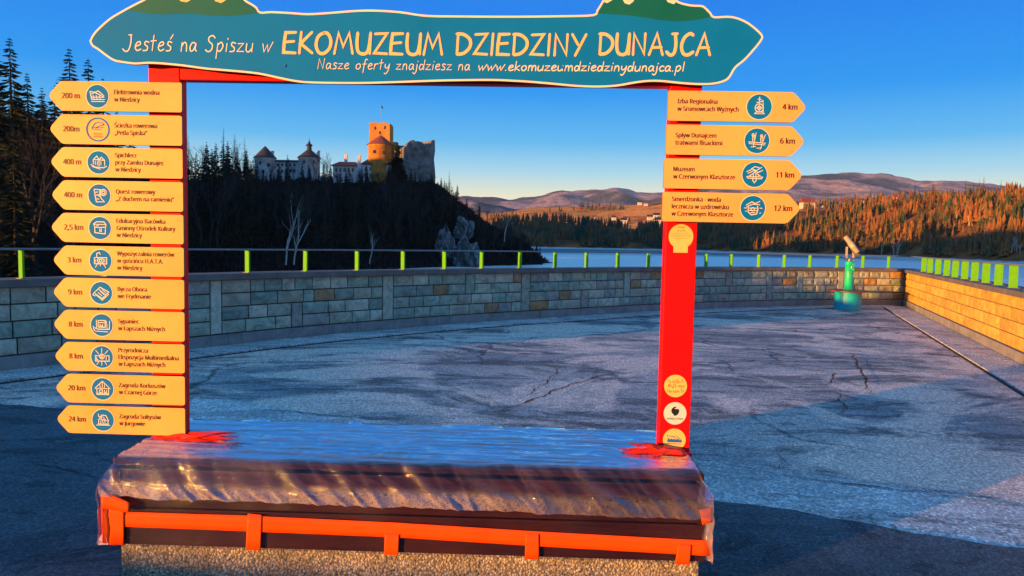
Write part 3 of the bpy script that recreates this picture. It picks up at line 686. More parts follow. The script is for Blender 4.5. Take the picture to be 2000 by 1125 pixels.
# wood on the castle hill
sil = [(200, 290), (300, 300), (358, 250), (372, 262), (420, 280), (437, 262), (458, 262), (478, 275), (492, 300), (498, 318), (512, 342), (560, 338), (584, 336), (604, 340), (625, 330), (640, 325), (652, 338), (700, 330), (740, 338), (765, 322), (790, 346), (850, 350), (880, 366), (905, 382), (960, 408), (1020, 444), (1062, 490), (1090, 510)]
n_ = 0; tries = 0
while n_ < 270 and tries < 6000:
    tries += 1; px = rnd.uniform(215, 1072); 
    Yf, Yr = table(CH, px, 1), table(CH, px, 3); Y = Yf + (Yr - Yf) * rnd.uniform(0.12, 1.0) ** 0.8
    z = hill_h(px, Y); X = (px - 1000) / FP * Y
    if z < LAKE + 0.8: continue
    if 845 < px < 945 and Y < 240: continue          # the bare rock
    ty = table(sil, px, 1) + (rnd.uniform(0, 22) if not 495 < px < 860 else rnd.uniform(-10, 16)); top = at(px, ty, Y).z; H = max(5.5, min(rnd.uniform(10, 18), top - z))
    k = rnd.random(); loc = (X, Y, z)
    zn = 'hillside just right of the arrow signs' if px < 370 else 'slope left of the round towers' if px < 495 else 'slope below the two round towers' if px < 630 else 'slope below the gate building' if px < 705 else 'slope below the keep' if px < 785 else 'slope below the castle ruin' if px < 860 else 'falling slope right of the castle ruin' if px < 960 else 'low lakeside end of the castle hill'
    tall = 'upper' if (Y - Yf) / (Yr - Yf) > .6 else 'lower'
    if k < 0.55: put('spruce_tree', rnd.choice(fire), loc, H / 15, 'dark spruce on the ' + tall + ' ' + zn, 'tree', 'spruces on the ' + tall + ' ' + zn)
    else: put('bare_tree', rnd.choice(decid), loc, H / 13, 'dark leafless tree on the ' + tall + ' ' + zn, 'tree', 'leafless trees on the ' + tall + ' ' + zn)
    n_ += 1
mv = []; mf = []; r4 = random.Random(11)
for i in range(9000):
    px = r4.uniform(180, 1085); Yf, Yr = table(CH, px, 1), table(CH, px, 3); Y = lerp(Yf, Yr, r4.uniform(0.02, 1.03)); z = hill_h(px, Y); X = (px - 1000) / FP * Y
    if z < LAKE + .3 or (855 < px < 940 and 212 < Y < 232): continue
    H = r4.uniform(0.8, 2.6) * (0.7 if px > 840 else 1)
    for k in range(5):
        a = r4.uniform(0, 6.28); sx, sy = math.cos(a), math.sin(a); w_ = r4.uniform(.05, .5); l = r4.uniform(-.3, .3) * H; b_ = len(mv); hh_ = H * r4.uniform(.5, 1); ox, oy = X + r4.uniform(-2, 2), Y + r4.uniform(-2, 2)
        mv += [(ox - sx * w_, oy - sy * w_, z - .5), (ox + sx * w_, oy + sy * w_, z - .5), (ox + l + sx * w_ * .4, oy + l * .4, z + hh_)]; mf.append((b_, b_ + 1, b_ + 2))
prop(link('undergrowth', mesh('undergrowth', mv, mf, M['brush'])), 'bare brush and saplings covering the castle hill', 'undergrowth', kind='stuff')
def solo(name, me, h0, px, by, ty, Y, lab, s=None, lean=None):
    b_ = at(px, by, Y); t_ = at(px, ty, Y); o = put(name, me, b_, (t_.z - b_.z) / h0, lab, 'tree', None); return o
big = joined('spruce_tree', *conifer(99, 15, 4.6, 40, 12, 0.04, 5, .22, .5), M['bark'], M['needle_dark'])
solo('spruce_tree', big, 15, 776, 366, 277, 285, 'broad dark spruce standing directly in front of the castle keep')
solo('larch_tree', larch[0], 17, 877, 382, 330, 290, 'lone thin larch on the slope right of the castle ruin')
for j, (px, ty) in enumerate([(437, 255), (459, 258), (368, 258), (478, 272), (356, 240)]): 
    solo('larch_tree', larch[j % 3], 17, px, 350, ty, 262 - 6 * j, 'tall bare larch rising above the wood left of the castle').update({'group': 'bare larches left of the castle'}) if False else prop(solo('larch_tree', larch[j % 3], 17, px, 352, ty, 262 - 6 * j, 'tall bare larch rising above the wood left of the castle'), group='bare larches left of the castle')
solo('bare_tree', decid[1], 13, 640, 352, 284, 296, 'leafless tree against the sky between the round tower and the castle keep')
solo('birch_tree', bir[0], 13, 558, 512, 372, 150, 'slender pale birch trunk below the round towers, left one of two')
solo('birch_tree', bir[1], 13, 574, 512, 376, 152, 'slender pale birch trunk below the round towers, right one of two')
for j, (px, by, ty, sp) in enumerate([(502, 356, 318, 0), (512, 358, 326, 1), (528, 356, 312, 1), (546, 358, 316, 1), (562, 358, 310, 0), (575, 356, 322, 1), (590, 358, 318, 1), (603, 360, 324, 0), (618, 358, 314, 1), (632, 358, 322, 0), (645, 358, 318, 0), (660, 360, 330, 1), (676, 360, 336, 1), (690, 358, 330, 1), (706, 360, 322, 1), (716, 360, 326, 0), (728, 362, 334, 1), (745, 362, 332, 1), (760, 362, 318, 0), (790, 362, 330, 0), (803, 362, 336, 0), (820, 364, 342, 0), (838, 364, 346, 1), (868, 376, 352, 0), (893, 388, 362, 1)]):
    sp = sp if j % 3 else 0; ty -= 4; nm_ = 'spruce_tree' if sp == 0 else 'bare_tree'
    wh = 'left round tower' if px < 540 else 'castle curtain wall' if px < 580 else 'right round tower' if px < 640 else 'gate building' if px < 705 else 'keep' if px < 780 else 'castle ruin'
    prop(solo(nm_, fire[j % 5] if sp == 0 else decid[j % 5], 15 if sp == 0 else 13, px, by + 4, ty, 284 + (j * 7) % 8, ('dark spruce' if sp == 0 else 'thin leafless tree') + ' close in front of the ' + wh), group='trees close in front of the ' + wh)
solo('birch_tree', bir[2], 13, 722, 512, 432, 148, 'small pale leafless tree in front of the dark castle hill, behind the railing')
solo('birch_tree', bir[0], 13, 985, 470, 408, 236, 'pale birch on the low end of the castle hill, above the lake')
# lit conifers and larches on the far bank
bk_c = [joined('spruce_tree', *conifer(s_ + 63, 17, 3.2, 17, 6, 0.12, 2, .2, .3), M['bark'], M['needle_gold']) for s_ in range(4)]
bk_d = [joined('bare_tree', *bare(s_ + 73, 14, 0.5, 4, 3, 1.3), M['birch'], M['twig_rust']) for s_ in range(4)]
def crown_mass(H, Rr, r):     # cheap ragged far tree
    v = []; f = []; n = 6
    for lv, (z0, z1, rr) in enumerate([(.08, .5, 1.0), (.32, .75, .75), (.58, 1.0, .5)]):
        b_ = len(v); v.append((0, 0, z1 * H))
        for k in range(n):
            a = 6.283 * k / n + lv; q = rr * Rr * r.uniform(.6, 1.25); v.append((math.cos(a) * q, math.sin(a) * q, (z0 + r.uniform(-.06, .06)) * H))
        f += [(b_, b_ + 1 + k, b_ + 1 + (k + 1) % n) for k in range(n)]
    return v, f
cand = []
r2 = random.Random(5)
for i in range(3600):
    px = r2.uniform(960, 2160); Yf, Yr = table(RH, px, 1), table(RH, px, 3); Y = lerp(Yf, Yr, r2.uniform(0.10, 1.10))
    X = (px - 1000) / FP * Y; z = bank_h(px, Y)
    if z < LAKE + 3.4: continue
    if noise.noise(Vector((X / 45, Y / 45, 3))) < -0.22: continue
    if 1385 < px < 1640 and Y > Yr - 60 and r2.random() < .7: continue
    cand.append((Y, px, X, z))
cand.sort(); mv = []; mf = []
sel = [c for c in cand if c[1] > 1560 and c[0] < 760]
r2.shuffle(sel); sel = set(sel[:250])
def zone(px, z):
    h_ = 'high' if z > 26 else 'half way up' if z > 9 else 'low'
    return h_ + ' on the far bank ' + ('left of the telescope' if px < 1650 else 'just right of the telescope' if px < 1790 else 'above the parapet corner' if px < 1900 else 'near the right edge')
for c in cand:
    Y, px, X, z = c
    if c in sel:
        if noise.noise(Vector((X / 60 + 9, Y / 60, 0))) > 0.05 and px > 1700: put('bare_tree', r2.choice(bk_d), (X, Y, z), r2.uniform(.7, 1.05), 'rust coloured leafless tree ' + zone(px, z), 'tree', 'leafless trees ' + zone(px, z))
        else: put('spruce_tree', r2.choice(bk_c), (X, Y, z), r2.uniform(.55, 1.3), 'golden green conifer ' + zone(px, z), 'tree', 'conifers ' + zone(px, z))
    else:
        H = r2.uniform(10, 16); v, f = crown_mass(H, r2.uniform(1.8, 3.2), r2); b_ = len(mv)
        mv += [(a + X, b2 + Y, c2 + z) for a, b2, c2 in v]; mf += [tuple(q + b_ for q in t) for t in f]
prop(link('far_forest', mesh('far_forest', mv, mf, M['wood_mass'])), 'dense mixed forest covering the far shore of the lake', 'forest', kind='stuff')
# scattered wood on the village hill
mv = []; mf = []
for i in range(1500):
    px = r2.uniform(900, 2100); Y = r2.uniform(1260, 1690); X = (px - 1000) / FP * Y; z = field_h(px, Y)
    if noise.noise(Vector((X / 120, Y / 120, 8))) < (0.12 if px < 1540 else -0.2): continue
    v, f = crown_mass(r2.uniform(9, 15), r2.uniform(2.5, 4), r2); b_ = len(mv)
    mv += [(a + X, b2 + Y, c2 + z) for a, b2, c2 in v]; mf += [tuple(q + b_ for q in t) for t in f]
prop(link('hedgerow_wood', mesh('hedgerow_wood', mv, mf, M['wood_mass'])), 'patches of wood between the autumn fields of the village hill', 'forest', kind='stuff')
# pale trunks on the far bank, right
for px, by, ty, Y in [(1746, 500, 455, 500), (1752, 502, 448, 505), (1722, 498, 462, 520), (1975, 492, 452, 425)]:
    prop(solo('birch_tree', bir[1], 13, px, by, ty, Y, 'white leafless birch at the foot of the far bank' if px < 1900 else 'white leafless birch at the foot of the sunlit bank near the right edge'), group='white birches on the far bank' if px < 1900 else None)

# rocks
def boulder(name, px, by, ty, wpx, Y, seed, lab):
    b_ = at(px, by, Y); t_ = at(px, ty, Y); H = t_.z - b_.z; W = wpx / FP * Y
    bm = bmesh.new(); bmesh.ops.create_icosphere(bm, subdivisions=4, radius=1)
    for v in bm.verts:
        c = v.co.copy(); k = 1 + 0.33 * noise.fractal(c * 1.3 + Vector((seed, 0, 0)), 1, 2, 5) + 0.12 * abs(noise.noise(c * 4 + Vector((0, seed, 0))))
        v.co = Vector((c.x * W / 2 * k, c.y * W / 2.4 * k, (c.z * 0.5 + 0.45) * H * k))
    me = bpy.data.meshes.new(name); bm.to_mesh(me); bm.free(); me.materials.append(M['rock']); me.transform(Matrix.Translation(b_))
    o = link(name, me); prop(o, lab, 'rock'); return o
boulder('rock_outcrop', 906, 528, 468, 46, 222, 1.0, 'pale limestone crag above the railing at the foot of the castle hill')
boulder('rock_outcrop', 868, 520, 448, 34, 228, 4.0, 'dim grey limestone crag left of the paler one on the castle hill')
boulder('rock_outcrop', 928, 524, 485, 24, 219, 7.0, 'small pale rock at the right foot of the limestone crag')
boulder('rock_outcrop', 905, 470, 425, 40, 240, 9.0, 'shadowed grey rock face high on the castle hill slope')

# ------------------------------------------------------------------ castle
CD = 300
cb = at(690, 352, CD); castle = empty('hilltop_castle', (cb.x, CD, cb.z)); prop(castle, 'pale medieval castle with round towers and a sunlit keep on the dark hill', 'castle')
def cp(px, py, D=CD): return at(px, py, D)
def cw(px): return px / FP * CD
BZ = cp(700, 385).z
def rtower(x0, x1, ytop, D, mat, name, seed=0):
    c = cp((x0 + x1) / 2, ytop, D); r = cw(x1 - x0) / 2 * D / CD; mb = MB()
    mb.lathe((c.x, c.y, BZ), [(r * 1.06, 0), (r * 1.02, (c.z - BZ) * .5), (r, c.z - BZ - .9), (r * 1.05, c.z - BZ - .8), (r * 1.05, c.z - BZ)], 28)
    return mb.build(name, mat, castle, True), c, r
def cone_roof(c, r, ap, mat, name, prof=None, par=None):
    mb = MB(); h = ap - c.z
    pr_ = prof or [(r * 1.14, -.25), (r * 1.12, 0.0), (r * .75, h * .33), (r * .36, h * .7), (0.06, h)]
    mb.lathe((c.x, c.y, c.z), pr_, 24); return mb.build(name, mat, castle if par is None else par, False)
def win(px, py, w_, h_, D, par, dy=-0.06):
    c = cp(px, py, D); mb = MB(); mb.abox(c.x - w_ / 2, D + dy, c.z - h_ / 2, c.x + w_ / 2, D + dy + .5, c.z + h_ / 2); f = mb.build('window', M['window'], par); return f
t1, c, r = rtower(499, 537, 308, 300, M['lime_plaster'], 'round_tower'); cone_roof(c, r, cp(516, 285).z, M['roof_dark'], 'cone_roof')
for x, y in [(508, 318), (524, 322), (514, 335)]: win(x, y, .9, 1.3, c.y - r - .02, t1)
t2, c2, r_2 = rtower(584, 624, 308, 298, M['lime_plaster'], 'round_tower')
ap = cp(604, 291).z; cone_roof(c2, r_2, ap, M['roof_dark'], 'cone_roof')
mb = MB(); hh = cp(604, 268, 298).z - ap
mb.lathe((c2.x, c2.y, ap - .8), [(1.0, 0), (.95, 1.8), (1.5, 1.9), (.9, 2.6), (.35, 3.0), (.5, 3.4), (.12, 3.9), (.05, hh + .8)], 14); mb.build('lantern', M['roof_dark'], castle)
for x, y in [(594, 316), (613, 316), (604, 332)]: win(x, y, .9, 1.3, c2.y - r_2 - .02, t2)
def block(x0, x1, ytop, D, depth, mat, name, roof=None, ryt=None, rmat=None, zb=None):
    a = cp(x0, ytop, D); b_ = cp(x1, ytop, D); zb_ = BZ if zb is None else zb; zt = (a.z + b_.z) / 2
    mb = MB(); mb.abox(a.x, D, zb_, b_.x, D + depth, zt); o = mb.build(name, mat, castle, bevel=0.15)
    if roof:
        zr_ = cp((x0 + x1) / 2, ryt, D).z; e = .6; mb = MB(); mx = D + depth / 2
        ra, rb = (a.x - e, b_.x + e); hip = min(2.5, (rb - ra) * .2) if roof == 'hip' else 0
        mb.add([(ra, D - e, zt), (rb, D - e, zt), (rb, D + depth + e, zt), (ra, D + depth + e, zt), (ra + hip, mx, zr_), (rb - hip, mx, zr_), (ra, D - e, zt - .3), (rb, D - e, zt - .3), (rb, D + depth + e, zt - .3), (ra, D + depth + e, zt - .3)],
               [(0, 1, 5, 4), (2, 3, 4, 5), (1, 2, 5), (3, 0, 4), (6, 7, 1, 0), (7, 8, 2, 1), (8, 9, 3, 2), (9, 6, 0, 3), (9, 8, 7, 6)])
        mb.build('roof', rmat or M['roof_dark'], castle)
    return o
def chim(px, y0, y1, D, w_=1.1):
    a = cp(px, y1, D); b_ = cp(px, y0, D); mb = MB(); mb.abox(a.x - w_ / 2, D, a.z, a.x + w_ / 2, D + 1.2, b_.z); mb.abox(a.x - w_ / 2 - .15, D - .15, b_.z, a.x + w_ / 2 + .15, D + 1.35, b_.z + .3); mb.build('chimney', M['lime_plaster'], castle)
o = block(534, 588, 315, 301, 7, M['lime_plaster'], 'curtain_wall', 'gable', 310.5, M['roof_dark'])
for x in range(543, 580, 8): win(x, 322, .8, 1.2, 301, o); win(x, 334, .8, 1.2, 301, o)
chim(531, 296, 309, 303); chim(621, 295.5, 308, 301)
o = block(622, 652, 345, 301, 5, M['lime_plaster'], 'curtain_wall')
o = block(650, 699, 323, 300, 8, M['lime_plaster'], 'gate_building', 'hip', 314, M['roof_red'])
for x in range(657, 696, 8): win(x, 332, 1.0, 1.6, 300, o)
chim(675, 303, 318, 303); chim(701, 305, 320, 302)
o = block(697, 708, 319, 299, 7, M['lime_plaster'], 'gable_wall')
o = block(708, 764, 320, 297, 10, M['lime_plaster'], 'palace_wing', 'hip', 306.5, M['roof_dark'])
for x in range(715, 760, 9): win(x, 330, .9, 1.5, 297, o); win(x, 343, .9, 1.5, 297, o)
# keep with a broken parapet
a = cp(723, 243, 312); b_ = cp(763, 243, 312); zt = a.z; mb = MB(); mb.abox(a.x, 310, BZ, b_.x, 319, zt - .3)
x = a.x
while x < b_.x - .2:
    wd_ = min(1.15, b_.x - x); h_ = rnd.choice([.5, .9, 1.1, .8])
    mb.abox(x, 310, zt - .3, x + wd_, 310.7, zt - .3 + h_); mb.abox(x, 318.3, zt - .3, x + wd_, 319, zt - .3 + h_ * .9); x += 1.16
for k in range(8): mb.abox(a.x, 310.75 + k * .95, zt - .3, a.x + .7, 310.75 + k * .95 + .8, zt + .5); mb.abox(b_.x - .7, 310.75 + k * .95, zt - .3, b_.x, 310.75 + k * .95 + .8, zt + .4)
keep = mb.build('keep', M['keep_stone'], castle)
for x, y in [(733, 250), (752, 249), (742, 259)]: win(x, y, .7, 1.3, 310, keep)
fp = cp(744, 240, 314); ft = cp(744, 205, 314); mb = MB(); mb.tube([(fp.x, fp.y, fp.z - 1), (fp.x, fp.y, ft.z)], [.09, .05], 6); pole = mb.build('flagpole', M['rail'], castle)
mb = MB(); n = 8; vs = []
for i in range(n + 1):
    for z in (0, -1.0): vs.append((fp.x + i * .10, fp.y + .15 * math.sin(i), ft.z + z - i * .1))
mb.add(vs, [(2 * i, 2 * i + 1, 2 * i + 3, 2 * i + 2) for i in range(n)]); mb.build('flag', M['flag'], pole)
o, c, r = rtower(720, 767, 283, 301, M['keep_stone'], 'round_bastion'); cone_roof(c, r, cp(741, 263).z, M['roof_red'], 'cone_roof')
win(731, 296, 1, 1.3, c.y - r - .02, o); win(750, 298, 1, 1.3, c.y - r - .02, o)
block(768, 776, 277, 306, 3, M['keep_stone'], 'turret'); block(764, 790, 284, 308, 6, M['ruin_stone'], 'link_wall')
# ruined upper castle: jagged shell whose long face turns away from the sun
A0 = cp(788, 352, 292); B0 = cp(848, 352, 303)
fd = Vector((B0.x - A0.x, B0.y - A0.y, 0)); fl = fd.length; fd.normalize(); fn = Vector((-fd.y, fd.x, 0)); n = 26; mb = MB(); vs = []
tops = [(0, 289), (.08, 284), (.17, 276), (.3, 275.5), (.45, 277), (.6, 279), (.75, 281), (.85, 279), (.9, 274.5), (1.0, 273.5)]
for i in range(n + 1):
    u = i / n; yy = tops[-1][1]
    for p0, p1 in zip(tops, tops[1:]):
        if p0[0] <= u <= p1[0]: yy = lerp(p0[1], p1[1], (u - p0[0]) / (p1[0] - p0[0])); break
    P = A0 + fd * fl * u; zt = cp(788 + 60 * u, yy, P.y).z + rnd.uniform(-.55, .45); batter = fd * ((u - .5) * 1.6)
    for j in range(9):
        z = lerp(BZ - 6, zt, j / 8); q = P + batter * (1 - j / 8) + fn * (1.2 * noise.noise(Vector((u * 7, j * .6, 2)))); vs.append((q.x, q.y, z))
    q = P + fn * 1.8; vs.append((q.x, q.y, zt - .2)); vs.append((q.x, q.y, BZ))
K = 11
mb.add(vs, [(i * K + j, (i + 1) * K + j, (i + 1) * K + j + 1, i * K + j + 1) for i in range(n) for j in range(K - 1)])
sv = [Vector(vs[n * K + j]) for j in range(K - 2)]; bk = [v + fn * 9 - fd * 1.5 for v in sv]
mb.add(sv + bk, [(j, len(sv) + j, len(sv) + j + 1, j + 1) for j in range(len(sv) - 1)])
sv = [Vector(vs[j]) for j in range(K - 2)]; bk = [v + fn * 9 + fd * 1.5 for v in sv]
mb.add(sv + bk, [(j, j + 1, len(sv) + j + 1, len(sv) + j) for j in range(len(sv) - 1)])
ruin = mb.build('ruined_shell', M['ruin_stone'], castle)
# village houses
def house(px, py, Yg, wd_, red, lab, group=None, hf=None):
    base = at(px, py, Yg); X = base.x; z = base.z; y = Yg
    mb = MB(); mb.abox(X - wd_ / 2, y, z - 3, X + wd_ / 2, y + wd_ * .8, z + wd_ * .35); o = mb.build('village_house', M['house_wall']); prop(o, lab, 'house', group)
    z1 = z + wd_ * .35; zt = z1 + wd_ * .42; e = .5; mb = MB(); x0, x1, y0, y1 = X - wd_ / 2 - e, X + wd_ / 2 + e, y - e, y + wd_ * .8 + e
    mb.add([(x0, y0, z1), (x1, y0, z1), (x1, y1, z1), (x0, y1, z1), (x0, (y0 + y1) / 2, zt), (x1, (y0 + y1) / 2, zt)], [(0, 1, 5, 4), (2, 3, 4, 5), (1, 2, 5), (3, 0, 4), (3, 2, 1, 0)])
    mb.build('roof', M['roof_red'] if red else M['roof_dark'], o)
    for q in (-.25, .2): mb = MB(); mb.abox(X + wd_ * q - .6, y - .08, z + .8, X + wd_ * q + .6, y + .2, z + 2.2); mb.build('window', M['window'], o)
VH = 1150
house(1580, 404, 1130, 19, True, 'wide red roofed house beside the tip of the lowest right arrow')
house(1756, 392, 900, 11, True, 'small bright red roofed house above the far wood, right of the telescope')
for px, py, Yg, wd_ in [(1606, 405, 1140, 8), (1613, 404, 1150, 7), (1625, 401, 1160, 7), (1634, 400, 1170, 7), (1641, 398, 1180, 8), (1683, 396, 1150, 9), (1718, 397, 1100, 7), (1806, 390, 1050, 7)]:
    house(px, py, Yg, wd_, rnd.random() < .3, 'tiny pale house in the village on the sunlit ridge right of the sign post', 'pale houses on the right ridge')
for px, py, Yg, wd_ in [(1199, 427, 1240, 7), (1222, 429, 1245, 8), (1219, 434, 1200, 10), (1270, 427, 1250, 9), (1283, 424, 1270, 10), (1286, 434, 1200, 11), (1160, 426, 1260, 6), (1250, 398, 1600, 9), (1262, 400, 1590, 8)]:
    house(px, py, Yg, wd_, rnd.random() < .4, 'tiny house in the village seen through the frame, left of the right post', 'village houses inside the frame')
# ------------------------------------------------------------------ viewing telescope on its round bench
tc = atz(1666, 607, 0); tx, ty_ = tc.x, tc.y + 0.31
tel = empty('viewing_telescope', (tx, ty_, 0)); prop(tel, 'coin operated telescope on a green column with a round turquoise base and red disc seat', 'telescope')
mb = MB(); mb.lathe((tx, ty_, 0), [(.30, 0), (.315, .02), (.315, .44), (.30, .455)], 40); mb.build('base_drum', M['turq'], tel, False, 0.0)
mb = MB(); mb.lathe((tx, ty_, .456), [(.44, 0), (.475, .006), (.475, .03), (.45, .042), (.12, .045)], 44); mb.build('disc_seat', M['seatred'], tel)
mb = MB(); mb.lathe((tx, ty_, .50), [(.115, 0), (.115, .03), (.098, .04), (.095, .62), (.102, .63), (.102, .70), (.085, .715)], 28); mb.build('column', M['sgreen'], tel, True)
mb = MB(); mb.abox(tx - .075, ty_ - .125, .98, tx + .075, ty_ - .07, 1.17); cbx = mb.build('coin_box', M['sgreen'], tel, bevel=.01)
mb = MB(); mb.lathe((tx + .0, ty_ - .13, 1.07), [(.02, -.02), (.02, .02)], 10); mb.build('coin_lock', M['scope_grey'], cbx)
mb = MB(); mb.lathe((tx, ty_, 1.215), [(.05, 0), (.06, .02), (.045, .05), (.045, .10)], 20); mb.build('swivel_neck', M['scope_grey'], tel, True)
for s_ in (-1, 1):
    mb = MB(); mb.tube([(tx + s_ * .04, ty_, 1.23), (tx + s_ * .13, ty_ - .03, 1.25), (tx + s_ * .2, ty_ - .05, 1.31), (tx + s_ * .17, ty_ - .05, 1.335), (tx + s_ * .05, ty_ - .02, 1.36)], .009, 8); mb.build('handle', M['scope_grey'], tel, True)
for s_ in (-1, 1):
    mb = MB(); mb.box((tx + s_ * .085 - .008, ty_ - .05, 1.30), (.016, 0, 0), (0, .1, 0), (0, 0, .28)); mb.build('yoke_arm', M['scope'], tel, bevel=.004)
# tilted barrel: eyepiece low on the right, objective up to the left
p0 = Vector((tx + .125, ty_ - .14, 1.43)); p1 = Vector((tx - .09, ty_ + .10, 1.83)); ax = (p1 - p0); Lb = ax.length; ax.normalize()
mb = MB(); mb.tube([p0 + ax * (Lb * q) for q in (0, .02, .30, .31, .62, .63, .97, 1.0)], [.050, .064, .068, .073, .073, .060, .057, .048], 20); brl = mb.build('barrel', M['scope'], tel, True)
mb = MB(); mb.tube([p0 - ax * .05, p0 + ax * .01], [.045, .05], 16); mb.build('eyepiece', M['black_print'], brl)
mb = MB(); q0 = p0 + Vector((.02, -.02, -.075)); mb.tube([q0, q0 + ax * .24, q0 + ax * .27], [.06, .06, .045], 16); mb.build('lower_housing', M['scope_grey'], tel, True)

# ------------------------------------------------------------------ frame coordinates: u along the frame, z up, o towards the viewer
AN = R(1.5); FO = Vector((-0.45, 3.38, 0)); DU = Vector((math.cos(AN), -math.sin(AN), 0)); DN = Vector((-math.sin(AN), -math.cos(AN), 0))
def F(u, z, o=0.0): return FO + DU * u + DN * o + Vector((0, 0, z))
def UV(px, py, o=0.0):
    d = ray(px, py); P0 = FO + DN * o; t = (P0 - CAM).dot(DN) / d.dot(DN); p = CAM + d * t; q = p - P0; return q.dot(DU), p.z
def fbox(mb, u0, u1, z0, z1, o0, o1, mi=0):
    mb.box(F(u0, z0, o0), DU * (u1 - u0), DN * (o1 - o0), Vector((0, 0, z1 - z0)), mi)
SEAT = 0.565
uL0, _ = UV(288.5, 150); uL1, _ = UV(354, 150); uR0, _ = UV(1310.5, 190); uR1, _ = UV(1371.5, 190)
uL0b, _ = UV(300, 860); uR1b, _ = UV(1346, 880)
print('post', uL0, uL1, uL0b, uR0, uR1, uR1b)
uL0 = (uL0 + uL0b) / 2; uL1 = uL0 + 0.149; uR1 = (uR1 + uR1b) / 2; uR0 = uR1 - 0.146
_, zb0 = UV(400, 156.5); _, zb1 = UV(1250, 167.5); zbeam = (zb0 + zb1) / 2
print('beam', zb0, zb1)
DEP = 0.07
frame = empty('photo_frame', F(0, SEAT), -AN); prop(frame, 'big red empty picture frame standing on the wrapped bench, framing the castle and lake', 'frame')
mb = MB(); fbox(mb, uL0, uL1, SEAT - .02, zbeam + .19, 0, -DEP); mb.build('post', M['red'], frame, bevel=.004)
mb = MB(); fbox(mb, uR0, uR1, SEAT - .02, zbeam + .19, 0, -DEP); mb.build('post', M['red'], frame, bevel=.004)
mb = MB(); fbox(mb, uL1 + .001, uR0 - .001, zbeam, zbeam + .187, -.003, -DEP + .003); mb.build('crossbeam', M['red'], frame, bevel=.004)
for ux in (uL0, uR0):   # steel foot plates under the film
    mb = MB(); fbox(mb, ux - .004, ux + .152, SEAT - .02, SEAT + .005, .03, -DEP - .03); mb.build('foot_plate', M['red'], frame)

def roundpoly(P, rads, n=6):
    out = []; N = len(P); P = [Vector(p) for p in P]
    for i in range(N):
        a, b, c = P[i - 1], P[i], P[(i + 1) % N]; r_ = rads[i]
        if r_ <= 0: out.append(b); continue
        d1 = (a - b).normalized(); d2 = (c - b).normalized(); ang = d1.angle(d2); tl = min(r_ / math.tan(ang / 2), (a - b).length * .49, (c - b).length * .49)
        s_, e_ = b + d1 * tl, b + d2 * tl
        for k in range(n + 1):
            t = k / n; out.append((1 - t) ** 2 * s_ + 2 * t * (1 - t) * b + t * t * e_)
    return out
def plate(mb, pts, o0, o1, mi_face=0, mi_side=1, bev=0.0):
    """outline in (u, z) -> solid plate; face at o1"""
    n = len(pts); v = [F(p[0], p[1], o0) for p in pts] + [F(p[0], p[1], o1) for p in pts]
    tr = tessellate_polygon([[Vector((p[0], p[1], 0)) for p in pts]])
    mb.add(v, [tuple(i + n for i in t) for t in tr], mi_face); b = len(mb.v) - 2 * n
    for t in tr: mb.f.append(tuple(b + i for i in t[::-1])); mb.m.append(mi_side)
    for i in range(n): mb.f.append((b + i, b + (i + 1) % n, b + n + (i + 1) % n, b + n + i)); mb.m.append(mi_side)
def fixn(o):
    bm = bmesh.new(); bm.from_mesh(o.data); bmesh.ops.recalc_face_normals(bm, faces=bm.faces); bm.to_mesh(o.data); bm.free(); return o
# --- text
_fc = {}
import os
FONT = None
try:      # Blender's own bundled interface font, else its built-in one
    for d_ in (bpy.utils.system_resource('DATAFILES', path='fonts'),):
        f_ = os.path.join(d_, 'NotoSansHebrew-Regular.woff2')
        if os.path.exists(f_): FONT = bpy.data.fonts.load(f_)
except Exception: FONT = None

def textdata(body, bold):
    k = (body, bold)
    if k not in _fc:
        c = bpy.data.curves.new('t', 'FONT'); c.body = body
        if FONT: c.font = FONT
        c.size = 1; c.offset = bold; c.resolution_u = 3; c.fill_mode = 'BOTH' if False else 'FRONT'
        o = bpy.data.objects.new('t', c); C.objects.link(o); bpy.context.view_layer.update()
        me = bpy.data.meshes.new_from_object(o.evaluated_get(bpy.context.evaluated_depsgraph_get())); C.objects.unlink(o)
        _fc[k] = ([v.co.copy() for v in me.vertices], [tuple(p.vertices) for p in me.polygons])
    return _fc[k]
tv, _t = textdata('Elektrownia wodna', 0); EW = max(v.x for v in tv) - min(v.x for v in tv)
cv, _t = textdata('H', 0); CAPH = max(v.y for v in cv) - min(v.y for v in cv)
print('font', EW, CAPH)
def text(mb, body, u, z, cap, xs, o, align='l', bold=0.012, slope=0.0, width=None):
    vs, fs = textdata(body, 0)
    if not vs: return
    x0 = min(v.x for v in vs); x1 = max(v.x for v in vs); sc = cap / CAPH; sx = sc * xs
    if width: sx = width / (x1 - x0)
    off = {'l': 0, 'c': -(x1 - x0) * sx / 2, 'r': -(x1 - x0) * sx}[align]
    for k in range(3):      # struck three times for the weight of the print
        dx = (k - 1) * bold * sc * .9; mb.add([F(u + off + (v.x - x0) * sx + dx, z + v.y * sc + (k == 1) * bold * sc * .3, o + .0001 * k) for v in vs], fs)
